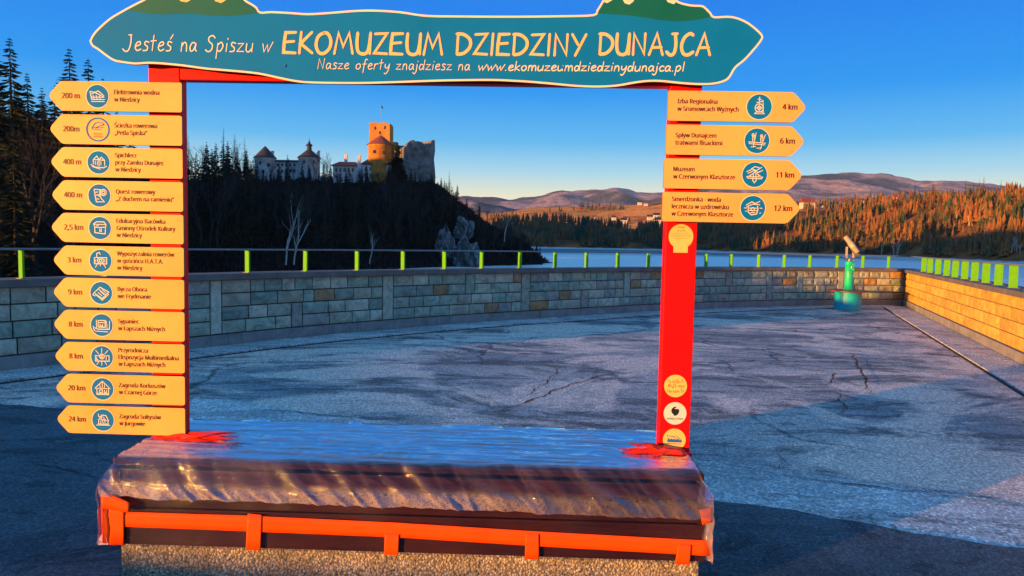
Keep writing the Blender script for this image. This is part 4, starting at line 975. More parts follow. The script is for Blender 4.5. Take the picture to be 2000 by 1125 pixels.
# --- strokes
def ribbon(mb, pts, wd, o, closed=False, smooth_=False, fn=F, taper=False):
    P = [Vector((p[0], p[1])) for p in pts]
    if smooth_ and len(P) > 2: P = catmull(P + ([P[0]] if closed else []), 5)
    Q = [P[0]]
    for p in P[1:]:
        if (p - Q[-1]).length > 1e-5: Q.append(p)
    P = Q; n = len(P)
    if n < 2: return
    L, Rr = [], []
    for i in range(n):
        a = P[max(i - 1, 0)]; c = P[min(i + 1, n - 1)]
        d1 = (P[i] - a).normalized() if i else (c - P[i]).normalized(); d2 = (c - P[i]).normalized() if i < n - 1 else d1
        n1 = Vector((-d1.y, d1.x)); n2 = Vector((-d2.y, d2.x)); nn = (n1 + n2)
        if nn.length < .35: nn = n1
        nn.normalize(); k = 1 / max(.45, nn.dot(n1)); hw = wd / 2 * min(k, 1.6)
        if i in (0, n - 1): hw *= .8
        L.append(P[i] + nn * hw); Rr.append(P[i] - nn * hw)
    e0 = P[0] - (P[1] - P[0]).normalized() * wd * .4; e1 = P[-1] + (P[-1] - P[-2]).normalized() * wd * .4
    vs = []
    for a, b_ in zip(L, Rr): vs += [fn(a.x, a.y, o), fn(b_.x, b_.y, o)]
    vs += [fn(e0.x, e0.y, o), fn(e1.x, e1.y, o)]
    fs = [(2 * i, 2 * i + 1, 2 * i + 3, 2 * i + 2) for i in range(n - 1)] + [(2 * n, 1, 0), (2 * n + 1, 2 * n - 2, 2 * n - 1)]
    mb.add(vs, fs)
# handwritten letters: width, strokes; c = curved
G = {
 'E': (.62, [('l', [(.60, .98), (.10, .96), (.04, .50), (.02, .04), (.60, .02)]), ('l', [(.07, .52), (.52, .56)])]),
 'K': (.66, [('l', [(.10, 1.0), (.03, 0)]), ('l', [(.62, 1.0), (.08, .46), (.66, .02)])]),
 'O': (.78, [('c', [(.42, .98), (.14, .80), (.04, .40), (.18, .06), (.44, .02), (.70, .28), (.74, .66), (.58, .94), (.38, .97)])]),
 'M': (.92, [('l', [(.02, .0), (.20, .98), (.44, .34), (.72, .98), (.90, .02)])]),
 'U': (.72, [('c', [(.08, 1.0), (.05, .5), (.12, .12), (.34, .01), (.56, .10), (.66, .50), (.70, 1.0)]), ('l', [(.70, 1.0), (.68, .02)])]),
 'Z': (.68, [('l', [(.06, .95), (.64, .98), (.04, .06), (.66, .03)])]),
 'D': (.74, [('l', [(.10, .98), (.06, .02)]), ('c', [(.02, .97), (.38, .94), (.68, .70), (.68, .36), (.40, .08), (.06, .02)])]),
 'I': (.20, [('l', [(.12, 1.0), (.07, 0)])]),
 'N': (.72, [('l', [(.05, .0), (.09, .98), (.62, .04), (.66, 1.0)])]),
 'Y': (.72, [('l', [(.04, 1.0), (.34, .50)]), ('l', [(.72, 1.0), (.20, .0)])]),
 'J': (.62, [('l', [(.30, .98), (.58, .99)]), ('c', [(.46, 1.0), (.50, .5), (.42, .10), (.22, .0), (.02, .16)])]),
 'C': (.66, [('c', [(.64, .92), (.46, 1.0), (.18, .80), (.04, .42), (.14, .08), (.38, .01), (.66, .16)])]),
 'A': (.76, [('l', [(.02, 0), (.42, 1.0), (.72, 0)]), ('l', [(.16, .34), (.66, .36)])]),
 'Jl': (.62, [('l', [(.22, 1.0), (.46, 1.0)]), ('c', [(.40, 1.0), (.42, .5), (.30, .05), (.08, -.04), (-.14, .12)])]),
 'e': (.50, [('c', [(.08, .28), (.40, .42), (.34, .58), (.14, .50), (.05, .22), (.20, .02), (.48, .12)])]),
 's': (.44, [('c', [(.42, .54), (.18, .60), (.12, .42), (.34, .26), (.30, .05), (.02, .02)])]),
 'ś': (.44, [('c', [(.42, .54), (.18, .60), (.12, .42), (.34, .26), (.30, .05), (.02, .02)]), ('l', [(.26, .76), (.44, 1.05)])]),
 't': (.44, [('l', [(.20, 1.0), (.16, .02)]), ('l', [(.00, .62), (.40, .66)])]),
 'n': (.54, [('l', [(.08, .56), (.05, .0)]), ('c', [(.06, .30), (.24, .56), (.40, .46), (.44, .0)])]),
 'a': (.56, [('c', [(.44, .50), (.20, .56), (.04, .28), (.12, .02), (.32, .12), (.46, .50)]), ('c', [(.46, .50), (.42, .16), (.54, .02)])]),
 'S': (.66, [('c', [(.62, .86), (.44, 1.02), (.18, .90), (.20, .66), (.46, .44), (.42, .12), (.20, .0), (-.02, .12)])]),
 'p': (.56, [('l', [(.10, .54), (.04, -.42)]), ('c', [(.08, .42), (.34, .60), (.48, .36), (.30, .04), (.08, .10)])]),
 'i': (.22, [('l', [(.10, .54), (.08, .02)]), ('l', [(.14, .78), (.16, .86)])]),
 'z': (.52, [('l', [(.04, .52), (.44, .54), (.02, .04), (.50, .04)])]),
 'u': (.56, [('c', [(.06, .54), (.06, .10), (.26, .02), (.44, .22)]), ('l', [(.48, .56), (.46, .02)])]),
 'w': (.74, [('l', [(.04, .54), (.16, .03), (.38, .48), (.46, .04), (.76, .66)])]),
 'N_': (.72, [('l', [(.03, .0), (.08, 1.0), (.54, .04), (.60, 1.02)])]),
 'o': (.54, [('c', [(.28, .55), (.07, .40), (.08, .10), (.28, .02), (.46, .22), (.42, .48), (.24, .55)])]),
 'f': (.46, [('c', [(.50, .92), (.30, .98), (.22, .60), (.14, -.34)]), ('l', [(.02, .50), (.42, .53)])]),
 'r': (.42, [('l', [(.08, .56), (.05, .0)]), ('c', [(.06, .28), (.20, .52), (.42, .54)])]),
 'y': (.54, [('c', [(.06, .54), (.08, .22), (.30, .16), (.44, .40)]), ('c', [(.48, .56), (.42, .0), (.22, -.40), (.02, -.34)])]),
 'd': (.56, [('c', [(.42, .46), (.18, .54), (.04, .26), (.14, .02), (.34, .10), (.44, .40)]), ('l', [(.50, 1.0), (.46, .02)])]),
 'j': (.26, [('c', [(.14, .54), (.12, -.10), (-.04, -.38), (-.22, -.26)]), ('l', [(.18, .78), (.20, .86)])]),
 'k': (.52, [('l', [(.10, 1.0), (.05, .0)]), ('l', [(.44, .56), (.08, .26), (.48, .02)])]),
 'm': (.80, [('l', [(.08, .56), (.05, .0)]), ('c', [(.06, .30), (.22, .56), (.36, .44), (.38, .0)]), ('c', [(.38, .30), (.54, .56), (.68, .44), (.72, .0)])]),
 'c': (.46, [('c', [(.44, .48), (.24, .56), (.06, .32), (.16, .03), (.46, .10)])]),
 'l': (.20, [('l', [(.12, 1.0), (.08, .02)])]),
 '.': (.22, [('l', [(.06, .02), (.10, .06)])]),
 ' ': (.42, []),
}
def words(body, px0, px1, py0, slope, cap_px, wd_px, o, track, slant, subs, name, mat):
    adv = [G[(subs or {}).get(ch, ch)][0] + track for ch in body]; tot = sum(adv) - track; sx = (px1 - px0) / tot; x = 0; wi = 0
    parts_ = body.split(' ')
    for p_ in parts_:
        n = len(p_); w_ = sum(adv[wi:wi + n]) - track; a = px0 + x * sx
        mb = MB(); script(mb, p_, a, a + w_ * sx, py0 + slope * (a - px0), slope, cap_px, wd_px, o, track, slant, subs); mb.build(name, mat, ban)
        x += sum(adv[wi:wi + n + 1]); wi += n + 1
def script(mb, body, px0, px1, py0, slope, cap_px, wd_px, o, track=.06, slant=0.0, subs=None):
    names = [(subs or {}).get(ch, ch) for ch in body]; adv = [G[c_][0] + track for c_ in names]; tot = sum(adv) - track
    sx = (px1 - px0) / tot; x = 0; k = 0
    for c_, a in zip(names, adv):
        for ty, pts in G[c_][1]:
            q = []
            for gx, gy in pts:
                ppx = px0 + (x + gx + slant * gy) * sx; ppy = py0 + slope * (ppx - px0) - gy * cap_px; q.append(UV(ppx, ppy, o))
            k += 1
            ribbon(mb, q, wd_px * PXM, o + 0.00012 * (k % 9), smooth_=(ty == 'c'))
        x += a
PXM = abs(UV(800, 100, .03)[0] - UV(801, 100, .03)[0])

# ------------------------------------------------------------------ banner
OB = 0.06
ban = empty('banner_sign', F(0, zbeam + .2, .04), -AN); prop(ban, 'wide wavy teal board across the top of the frame, reading EKOMUZEUM DZIEDZINY DUNAJCA', 'sign')
out_px = [(175, 80), (181, 68), (192, 55), (215, 35), (240, 20), (262, 8), (285, -4), (310, -22), (345, -40), (400, -48), (445, -36), (470, -18), (478, -2), (492, 7), (502, 14), (509, 23), (530, 22), (570, 24), (600, 26), (640, 24), (690, 20), (730, 19), (780, 22), (820, 28), (850, 30),
          (900, 30.5), (1000, 31), (1100, 30), (1158, 28), (1165, 20), (1174, 6), (1182, -8), (1200, -34), (1240, -60), (1275, -64), (1300, -40), (1318, -8), (1326, 3), (1350, 9), (1370, 10), (1378, 14), (1388, 24), (1395, 32), (1420, 31), (1440, 34), (1462, 44), (1482, 60), (1490, 70),
          (1488, 79), (1475, 96), (1455, 118), (1437, 133), (1428, 148), (1420, 157), (1405, 163), (1385, 166), (1360, 166), (1330, 164), (1290, 160), (1265, 160), (1240, 163), (1205, 169), (1170, 171), (1130, 170), (1085, 166), (1040, 162), (1000, 159.5), (960, 158), (900, 158.5),
          (850, 159.5), (780, 162), (700, 164), (610, 163), (580, 160.5), (555, 156), (530, 150.5), (505, 145.5), (475, 142), (440, 139), (400, 135.5), (360, 130), (320, 126), (290, 124.5), (265, 126), (240, 123), (222, 119), (205, 108), (192, 98), (180, 90)]
outl = [Vector(UV(x, y, OB)) for x, y in out_px]
SM = catmull(outl + [outl[0]], 3)[:-1]
mb = MB(); plate(mb, SM, OB - .016, OB); fixn(mb.build('board', [M['teal'], M['edge']], ban))
mb = MB(); cen = Vector((sum(p.x for p in SM) / len(SM), sum(p.y for p in SM) / len(SM)))
loop = SM + [SM[0], SM[1]]
nl = len(SM); inn = []
for i in range(nl):
    t = (SM[(i + 1) % nl] - SM[i - 1]).normalized(); nn = Vector((-t.y, t.x)); inn.append(SM[i] + (nn if False else -nn) * .0085)
vs = [F(p.x, p.y, OB + .0012) for p in SM] + [F(p.x, p.y, OB + .0012) for p in inn]
mb.add(vs, [(i, (i + 1) % nl, nl + (i + 1) % nl, nl + i) for i in range(nl)])
mb.build('cream_border', M['cream'], ban)
def ppoly(pxs, o): 
    mb = MB(); pts = [Vector(UV(x, y, o)) for x, y in pxs]; tr = tessellate_polygon([[Vector((p.x, p.y, 0)) for p in pts]])
    mb.add([F(p.x, p.y, o) for p in pts], tr); return mb
g1 = [(248, 19), (266, 9), (288, -2), (313, -19), (346, -36), (400, -44), (443, -32), (466, -16), (474, 1), (488, 10), (498, 17), (503, 24), (490, 27), (470, 29), (440, 31), (410, 30), (380, 27), (350, 26), (320, 28), (290, 26), (265, 23)]
ppoly(g1, OB + .0006).build('green_hill_print', M['green_print'], ban)
g2 = [(1168, 26), (1178, 9), (1186, -6), (1203, -30), (1240, -55), (1273, -59), (1297, -36), (1314, -5), (1323, 7), (1348, 13), (1367, 14), (1375, 18), (1384, 27), (1389, 32), (1375, 36), (1350, 40), (1320, 41.5), (1290, 39), (1260, 34), (1230, 30), (1200, 28)]
ppoly(g2, OB + .0006).build('green_hill_print', M['green_print'], ban)
for pts in ([(345, -30), (375, -34), (372, 0), (364, 4.5), (352, 2), (349, -4)], [(415, -30), (440, -28), (441, 0), (432, 6), (420, 2), (418, -6)]): ppoly(pts, OB + .0012).build('orange_figure_print', M['yellow'], ban)
for pts in ([(1188, -14), (1200, -22), (1196, 0), (1186, 6), (1180, 4)], [(1213, -30), (1240, -34), (1238, 2), (1229, 9), (1220, 6), (1216, -2)], [(1288, -30), (1300, -30), (1314, -6), (1322, 3), (1316, 8), (1304, 4)]): ppoly(pts, OB + .0012).build('castle_print', M['cream'], ban)
words('Jesteś na Spiszu w', 243, 531, 99, .012, 31, 2.2, OB + .0014, .10, .10, {'J': 'Jl'}, 'greeting_word', M['cream'])
for a_ in (('EKOMUZEUM', 553, 864, 104, .012), ('DZIEDZINY', 890, 1144, 107, .008), ('DUNAJCA', 1169, 1388, 107, .004)):
    mb = MB(); script(mb, *a_, 42, 6.0, OB + .0014, .13, .03); mb.build('title_word', M['yellow'], ban)
words('Nasze oferty znajdziesz na', 620, 918, 134.5, .010, 20, 1.55, OB + .0014, .10, .12, {'N': 'N_'}, 'offer_word', M['cream'])
mb = MB(); script(mb, 'www.ekomuzeumdziedzinydunajca.pl', 933, 1336, 138, .004, 18.5, 2.2, OB + .0014, .07, .12); mb.build('web_address_lettering', M['cream'], ban)
for x, y in [(556, 128), (1100, 132)]:
    u, z = UV(x, y, OB + .001); mb = MB(); mb.tube([F(u, z, OB), F(u, z, OB + .004)], [.008, .006], 12); mb.build('bolt', M['blue_print'], ban)

# ------------------------------------------------------------------ arrow signs
def arc(cx, cy, r_, a0, a1, n=8): return [(cx + r_ * math.cos(R(lerp(a0, a1, i / n))), cy + r_ * math.sin(R(lerp(a0, a1, i / n)))) for i in range(n + 1)]
I = {  # small line drawings inside the round emblems, unit circle
 'dam': [[(-.7, .45), (-.55, -.3), (.7, -.3)], [(-.7, .45), (-.2, .35), (.6, -.05)], [(-.55, .2), (.1, .5), (.65, .05)], [(-.6, -.1), (.68, -.08)], [(-.4, .1), (-.3, -.25)], [(-.1, .1), (0, -.25)], [(.2, .05), (.3, -.25)], [(-.55, -.5), (.7, -.5)]],
 'loop': [[(-.5, .1), (-.2, .5), (.3, .55), (.55, .35), (.1, .2), (-.2, .05), (-.45, .1)], [(-.3, 0), (.5, .1)], [(-.55, .1), (-.5, -.1), (.2, -.12)]],
 'granary': [[(-.75, -.2), (-.3, -.45), (.5, -.5), (.8, -.35)], [(-.5, -.15), (-.5, .25), (-.15, .6), (.05, .25), (.05, -.35)], [(.05, .25), (.3, .5), (.6, .2), (.6, -.3)], [(-.5, .25), (.05, .25), (.6, .2)], [(-.3, .1), (-.3, -.2)], [(-.1, .1), (-.1, -.25)], [(.25, .1), (.25, -.25)], [(-.6, -.4), (.2, -.65)]],
 'map': [[(-.5, .6), (.1, .55), (.05, .1), (.2, -.3), (.5, -.6), (-.3, -.6), (-.4, 0), (-.5, .6)], arc(.4, .3, .3, 0, 360, 10), arc(.4, .3, .15, 0, 360, 8), [(-.35, .3), (-.1, .35)], [(-.3, 0), (-.1, .1), (0, -.1)], [(-.3, -.3), (0, -.35)], [(.2, .05), (.05, -.1)]],
 'chest': [[(-.5, .1), (-.5, -.45), (.5, -.55), (.55, .05)], [(-.5, .1), (-.6, .4), (-.3, .6), (.4, .6), (.6, .35), (.55, .05)], [(-.6, .35), (.55, .35)], [(-.5, .1), (0, .05), (.55, .1)], [(0, -.05), (0, -.3), (.15, -.3), (.15, -.05)], [(-.3, .2), (-.1, .25)]],
 'inn': [[(-.6, .3), (.6, .3), (.6, -.3), (-.6, -.3), (-.6, .3)], arc(0, 0, .3, 0, 360, 10), arc(0, 0, .14, 0, 360, 8), [(-.35, .3), (-.35, .7), (-.1, .8), (0, .6)], [(-.3, -.3), (-.5, -.65)], [(.3, -.3), (.5, -.65)], [(-.45, .1), (-.45, -.15)], [(.45, .15), (.45, -.15)], [(0, -.3), (0, -.5)]],
 'barn': [[(-.7, 0), (-.1, .55), (.75, .1), (.1, -.55), (-.7, 0)], [(-.55, -.15), (.1, -.7), (.75, -.1)], [(-.3, .05), (.1, -.3)], [(-.1, .2), (.3, -.15)], [(.1, .35), (.5, 0)], [(-.7, 0), (-.8, -.2), (-.55, -.3)], [(-.2, .35), (.45, -.2)]],
 'store': [[(-.35, .45), (.35, .45), (.35, -.2), (-.35, -.2), (-.35, .45)], [(-.35, .25), (.35, .25)], [(-.75, -.25), (-.4, -.4), (.75, -.4), (.8, .4)], [(-.6, -.6), (.6, -.65)], [(-.15, .1), (-.15, -.1), (.1, -.1), (.1, .1)], [(-.5, .5), (-.5, -.35)], [(.5, .4), (.55, -.35)], [(-.8, -.1), (-.75, -.45), (-.6, -.6)]],
 'rays': [[(-.65, .15), (-.65, -.4), (.7, -.4), (.7, .15)], [(-.65, .15), (-.25, .1)], [(.25, .1), (.7, .15)], arc(0, .05, .24, 0, 360, 10), arc(0, .05, .1, 0, 360, 6), [(0, .4), (0, .85)], [(-.3, .3), (-.6, .65)], [(.3, .3), (.6, .65)], [(-.3, -.45), (-.5, -.75)], [(.3, -.45), (.5, -.75)], [(0, -.45), (0, -.8)], [(-.5, 0), (-.5, -.25), (-.35, -.25)], [(.45, 0), (.45, -.25)]],
 'cottage': [[(-.75, .05), (0, .75), (.75, .05), (-.75, .05)], [(-.55, .05), (-.55, -.55), (.6, -.55), (.6, .05)], [(-.3, -.1), (-.3, -.35), (0, -.35), (0, -.1), (-.3, -.1)], [(.2, -.1), (.2, -.35), (.4, -.35), (.4, -.1)], [(0, .7), (0, .1)], [(-.25, .45), (-.2, .1)], [(.25, .45), (.2, .1)], [(-.6, -.45), (.65, -.45)]],
 'hut': [[(-.45, 0), (-.1, .5), (.3, .45), (.55, -.05)], [(-.4, 0), (-.45, -.4), (.5, -.4), (.5, -.05)], [(-.1, .5), (-.2, .05), (.5, -.05)], [(-.45, .6), (-.4, .35), (-.25, .35)], [(-.65, -.5), (.7, -.5)], [(-.1, 0), (.05, -.3)], [(.1, .1), (.25, -.3)], [(-.2, -.1), (-.2, -.35)], [(0, .35), (.3, 0)]],
 'well': [[(0, .85), (0, .35)], [(-.15, .65), (.15, .65)], arc(0, -.1, .36, 0, 360, 12), arc(0, -.1, .16, 0, 360, 8), [(.3, .5), (.35, -.45)], [(-.25, .35), (.15, .45), (.3, .55)], [(-.4, -.6), (-.25, -.45), (.3, -.45), (.45, -.6), (-.4, -.6)], [(0, -.45), (0, .25)], [(-.35, -.1), (.35, -.1)]],
 'raft': [[(-.7, -.1), (.75, -.2)], [(-.65, -.25), (.7, -.35)], [(-.7, -.1), (-.65, -.25)], [(-.35, -.1), (-.4, .3), (-.2, .45), (-.25, .1)], arc(-.35, .5, .1, 0, 360, 6), [(.35, -.15), (.3, .2), (.5, .35), (.45, 0)], arc(.38, .42, .1, 0, 360, 6), [(-.1, .7), (-.3, -.5)], [(.7, .55), (.3, -.75)], [(-.5, -.55), (-.1, -.5)], [(0, -.65), (.4, -.6)]],
 'monastery': [[(-.7, .25), (-.2, .5), (.1, .35), (.6, .65)], [(-.6, .1), (-.1, .35), (.3, .2), (.7, .4)], [(-.3, .5), (0, .7), (.4, .6)], [(-.5, -.15), (0, .2), (.5, -.1)], [(-.7, -.15), (.7, -.2), (.6, -.35), (-.6, -.3), (-.7, -.15)], [(-.1, .05), (-.15, -.5), (0, -.7), (.15, -.5), (.1, .05)], [(-.35, 0), (-.35, -.2)], [(.35, 0), (.35, -.2)]],
 'spring': [[(-.6, .25), (-.1, .55), (.2, .4), (.6, .6)], [(-.55, .1), (0, .35), (.6, .3)], [(-.4, .2), (-.4, -.35), (-.1, -.6), (.35, -.5), (.45, -.1), (.4, .2)], [(-.4, 0), (.4, 0)], [(-.35, -.2), (.4, -.22)], arc(0, -.1, .15, 0, 360, 8), [(-.75, 0), (-.55, 0)], [(.6, 0), (.8, 0)], [(-.65, -.3), (-.55, -.25)], [(.6, -.45), (.7, -.4)], [(-.2, -.4), (.2, -.4)]],
}
XS = 90 * 1.0 / (EW * (8.7 / CAPH))
OS = 0.035
SC = abs(UV(700, 400, .05)[0] - UV(800, 400, .05)[0]) / 100; print('SC', SC)
def icon(root, kind, u, z, r_, o):
    if kind == 'loop':
        mb = MB(); ribbon(mb, [(u + r_ * math.cos(a * .2618), z + r_ * math.sin(a * .2618)) for a in range(25)], .007, o); mb.build('round_emblem', M['teal'], root)
        mb = MB(); 
        for k, st in enumerate(I[kind]): ribbon(mb, [(u + x * r_ * .95, z + y * r_ * .9 + .006) for x, y in st], .0035, o + .0002 * (k + 1), smooth_=True)
        mb.build('emblem_drawing', M['teal'], root)
        mb = MB(); text(mb, 'PĘTLA', u, z - .024, .0085, 1.2, o, 'c', .02); text(mb, 'SPISKA', u, z - .037, .0085, 1.2, o, 'c', .02); mb.build('emblem_lettering', M['ochre_print'], root); return
    mb = MB(); mb.add([F(u, z, o - .0003)] + [F(u + (r_ + .0035) * math.cos(a * .1963), z + (r_ + .0035) * math.sin(a * .1963), o - .0003) for a in range(32)], [(0, 1 + i, 1 + (i + 1) % 32) for i in range(32)]); mb.build('emblem_rim', M['cream'], root)
    mb = MB(); mb.add([F(u, z, o)] + [F(u + r_ * math.cos(a * .1963), z + r_ * math.sin(a * .1963), o) for a in range(32)], [(0, 1 + i, 1 + (i + 1) % 32) for i in range(32)]); em = mb.build('round_emblem', M['teal'], root)
    mb = MB()
    for k, st in enumerate(I[kind]): ribbon(mb, [(u + x * r_ * .93, z + y * r_ * .93) for x, y in st], .0037, o + .0002 * (k + 1))
    mb.build('emblem_drawing', M['cream'], em)
def arrow(side, px_in, yt, yb, px_tip, dist, lines, ic, lab):
    ui, zt = UV(px_in, yt, OS + .015); _, zb = UV(px_in, yb, OS + .015); ut, _ = UV(px_tip, (yt + yb) / 2, OS + .015)
    s_ = -1 if side == 'l' else 1; H = zt - zb; zc = (zt + zb) / 2; L = abs(ut - ui); o1 = OS + .015
    P = [(0, zt), (0, zb), (L - 24 * SC, zb), (L + .004, zc), (L - 24 * SC, zt)]
    pts = roundpoly([(ui + s_ * x, z) for x, z in P], [.010, .010, .035, .028, .035])
    root = empty('arrow_sign', F(ui, zc, OS), -AN); prop(root, lab, 'sign', 'cream arrow signs on the red frame')
    mb = MB(); plate(mb, pts, OS, o1); fixn(mb.build('board', [M['board'], M['edge']], root))
    o2 = o1 + .0012
    for dz in (.04, -.04):
        uu = ui + s_ * 33 * SC
        if True:
            mb = MB(); mb.tube([F(uu, zc + dz, -.0), F(uu, zc + dz, OS)], .012, 8); mb.build('mount', M['red'], root)
    if side == 'l': un, uic, utx = ui - 219 * SC, ui - 166 * SC, ui - 133 * SC
    else: un, uic, utx = ui + 230 * SC, ui + 172.5 * SC, ui + 18 * SC
    icon(root, ic, uic, zc, (22 if side == 'l' else 23.5) * SC, o2)
    mb = MB(); text(mb, dist, un, zc - 4.6 * SC, 10.4 * SC, XS * 1.02, o2, 'c', .030); mb.build('distance_lettering', M['brown_print'], root)
    mb = MB(); n = len(lines); base = {2: [4.3, -9.8], 3: [10.6, -3.4, -17.2]}[n]
    for t_, b_ in zip(lines, base): text(mb, t_, utx, zc + b_ * SC, 8.6 * SC, XS, o2, 'l', .022)
    mb.build('place_lettering', M['brown_print'], root)
LS = [(354.6, 161.4, 219.4, 95, '200 m', ['Elektrownia wodna', 'w Niedzicy'], 'dam', 'topmost left arrow sign, 200 m to Elektrownia wodna, with a dam emblem'),
 (355, 226.5, 284.6, 97, '200m', ['Ścieżka rowerowa', '„Pętla Spiska”'], 'loop', 'second left arrow sign from the top, with a hollow ring emblem, Ścieżka rowerowa'),
 (356, 291, 349, 99, '400 m', ['Spichlerz', 'przy Zamku Dunajec', 'w Niedzicy'], 'granary', 'third left arrow sign from the top, 400 m to Spichlerz przy Zamku Dunajec'),
 (357, 356, 413.6, 101, '400 m', ['Quest rowerowy', '„Z duchem na ramieniu”'], 'map', 'fourth left arrow sign from the top, 400 m, Quest rowerowy'),
 (357.8, 420, 477, 100, '2,5 km', ['Edukacyjna Bacówka', 'Gminny Ośrodek Kultury', 'w Niedzicy'], 'chest', 'left arrow sign reading 2,5 km Edukacyjna Bacówka, with a chest emblem'),
 (358.5, 484, 541, 104, '3 km', ['Wypożyczalnia rowerów', 'w gościńcu H.A.T.A.', 'w Niedzicy'], 'inn', 'left arrow sign reading 3 km Wypożyczalnia rowerów, level with the green railing'),
 (359.3, 547, 604, 104, '9 km', ['Bycza Obora', 'we Frydmanie'], 'barn', 'left arrow sign reading 9 km Bycza Obora we Frydmanie'),
 (359.8, 610, 667, 105, '8 km', ['Sypaniec', 'w Łapszach Niżnych'], 'store', 'left arrow sign reading 8 km Sypaniec w Łapszach Niżnych'),
 (360, 673, 729, 107, '8 km', ['Przyrodnicza', 'Ekspozycja Multimedialna', 'w Łapszach Niżnych'], 'rays', 'left arrow sign reading 8 km Przyrodnicza Ekspozycja Multimedialna'),
 (360.5, 735.5, 791.5, 109, '20 km', ['Zagroda Korkoszów', 'w Czarnej Górze'], 'cottage', 'left arrow sign reading 20 km Zagroda Korkoszów, second from the bottom'),
 (361, 797.5, 851.5, 111, '24 km', ['Zagroda Sołtysów', 'w Jurgowie'], 'hut', 'lowest left arrow sign, 24 km to Zagroda Sołtysów, just above the bench')]
for a in LS: arrow('l', *a[:4], *a[4:])
RS = [(1305.5, 176.6, 235.5, 1574.5, '4 km', ['Izba Regionalna', 'w Sromowcach Wyżnych'], 'well', 'topmost right arrow sign, 4 km to Izba Regionalna'),
 (1301.5, 243, 301.5, 1571, '6 km', ['Spływ Dunajcem', 'tratwami flisackimi'], 'raft', 'second right arrow sign, 6 km, Spływ Dunajcem with a raft emblem'),
 (1297.5, 309, 367.5, 1567, '11 km', ['Muzeum', 'w Czerwonym Klasztorze'], 'monastery', 'third right arrow sign, 11 km to Muzeum w Czerwonym Klasztorze'),
 (1294.5, 374.5, 432, 1563, '12 km', ['Smerdżonka - woda', 'lecznicza w uzdrowisku', 'w Czerwonym Klasztorze'], 'spring', 'lowest right arrow sign, 12 km, Smerdżonka - woda lecznicza')]
for a in RS: arrow('r', *a[:4], *a[4:])
# ------------------------------------------------------------------ stickers on the right post (parts of the frame)
def disc(px, py, rpx, mat, lab):
    u, z = UV(px, py, .002); r_ = rpx * SC; mb = MB(); n = 36
    mb.add([F(u, z, .0015)] + [F(u + r_ * math.cos(6.2832 * i / n), z + r_ * math.sin(6.2832 * i / n), .0015) for i in range(n)], [(0, 1 + i, 1 + (i + 1) % n) for i in range(n)])
    o = mb.build('sticker', mat, frame); o['label'] = lab; return o, u, z
o, u, z = disc(1330, 462, 24, M['sticker_yellow'], 'round yellow sticker with fine text below the lowest right arrow')
mb = MB(); fbox(mb, u - .033, u + .033, z - .075, z - .03, .0022, .0030); mb.build('tab', M['sticker_yellow'], o)
mb = MB(); text(mb, 'POLUB', u, z + .040, .006, 1.1, .0024, 'c', .02); text(mb, '1 z 5', u, z + .022, .011, 1.1, .0024, 'c', .02)
for k, ww in enumerate([.09, .095, .088, .06]): mb.add([F(u - ww / 2, z + .012 - k * .0075, .0024), F(u + ww / 2, z + .012 - k * .0075, .0024), F(u + ww / 2, z + .0135 - k * .0075, .0024), F(u - ww / 2, z + .0135 - k * .0075, .0024)], [(0, 1, 2, 3)])
mb.build('small_print', M['ochre_print'], o)
o, u, z = disc(1319.5, 754, 22.5, M['sticker_yellow'], 'round yellow sticker with scribbled lettering, highest of the three low on the post')
mb = MB(); rr = random.Random(3)
for k, (yy, n) in enumerate([(.022, 7), (0, 9), (-.024, 9)]):
    for j in range(n):
        x = (j - (n - 1) / 2) * .0092; pts = [(u + x + rr.uniform(-.004, .004), z + yy + rr.uniform(-.009, .009)) for _ in range(4)]; ribbon(mb, pts, .0022, .0024 + .0001 * (j % 5), smooth_=True)
mb.build('scribble_print', M['ochre_print'], o)
o, u, z = disc(1318.5, 807.5, 22.5, M['sticker_white'], 'round whitish sticker with a black head silhouette and small lettering')
mb = MB(); hp = [(-8, 5), (-7, 9), (-3, 13), (2, 14), (1, 11), (-2, 10), (0, 9), (7, 9), (8, 4), (6, -1), (3, -4), (-2, -5), (-3, -2), (-6, 0)]
tr = tessellate_polygon([[Vector((x, y, 0)) for x, y in hp]]); mb.add([F(u + x * SC, z + y * SC, .0024) for x, y in hp], tr); mb.build('head_silhouette', M['black_print'], o)
mb = MB(); text(mb, 'SPRĘŻYNA', u, z - 12.5 * SC, 3.4 * SC, 1, .0024, 'c', .02, width=33 * SC); mb.build('sticker_lettering', M['black_print'], o)
o, u, z = disc(1317, 859, 22.5, M['sticker_yellow'], 'round cream sticker with a blue dam drawing, lowest on the post')
mb = MB()
for k, st in enumerate([[(-14, 9), (-11, -2), (14, -3)], [(-14, 9), (-4, 7), (14, -2)], [(-11, 5), (4, 8), (14, -1)]]): ribbon(mb, [(u + x * SC, z + y * SC) for x, y in st], .0024, .0024 + .0002 * k)
hp = [(-14, 0), (-12, 3), (-9, 0), (-6, 3), (-3, 0), (0, 2.5), (3, 0), (6, 2), (9, -1), (14, -2), (14, -5), (-14, -5)]
tr = tessellate_polygon([[Vector((x, y, 0)) for x, y in hp]]); mb.add([F(u + x * SC, z + y * SC, .0033) for x, y in hp], tr); mb.build('dam_print', M['blue_print'], o)
mb = MB(); text(mb, 'NIEDZICA S.A.', u, z - 9 * SC, 2.6 * SC, 1, .0024, 'c', .01, width=27 * SC); mb.build('sticker_lettering', M['blue_print'], o)

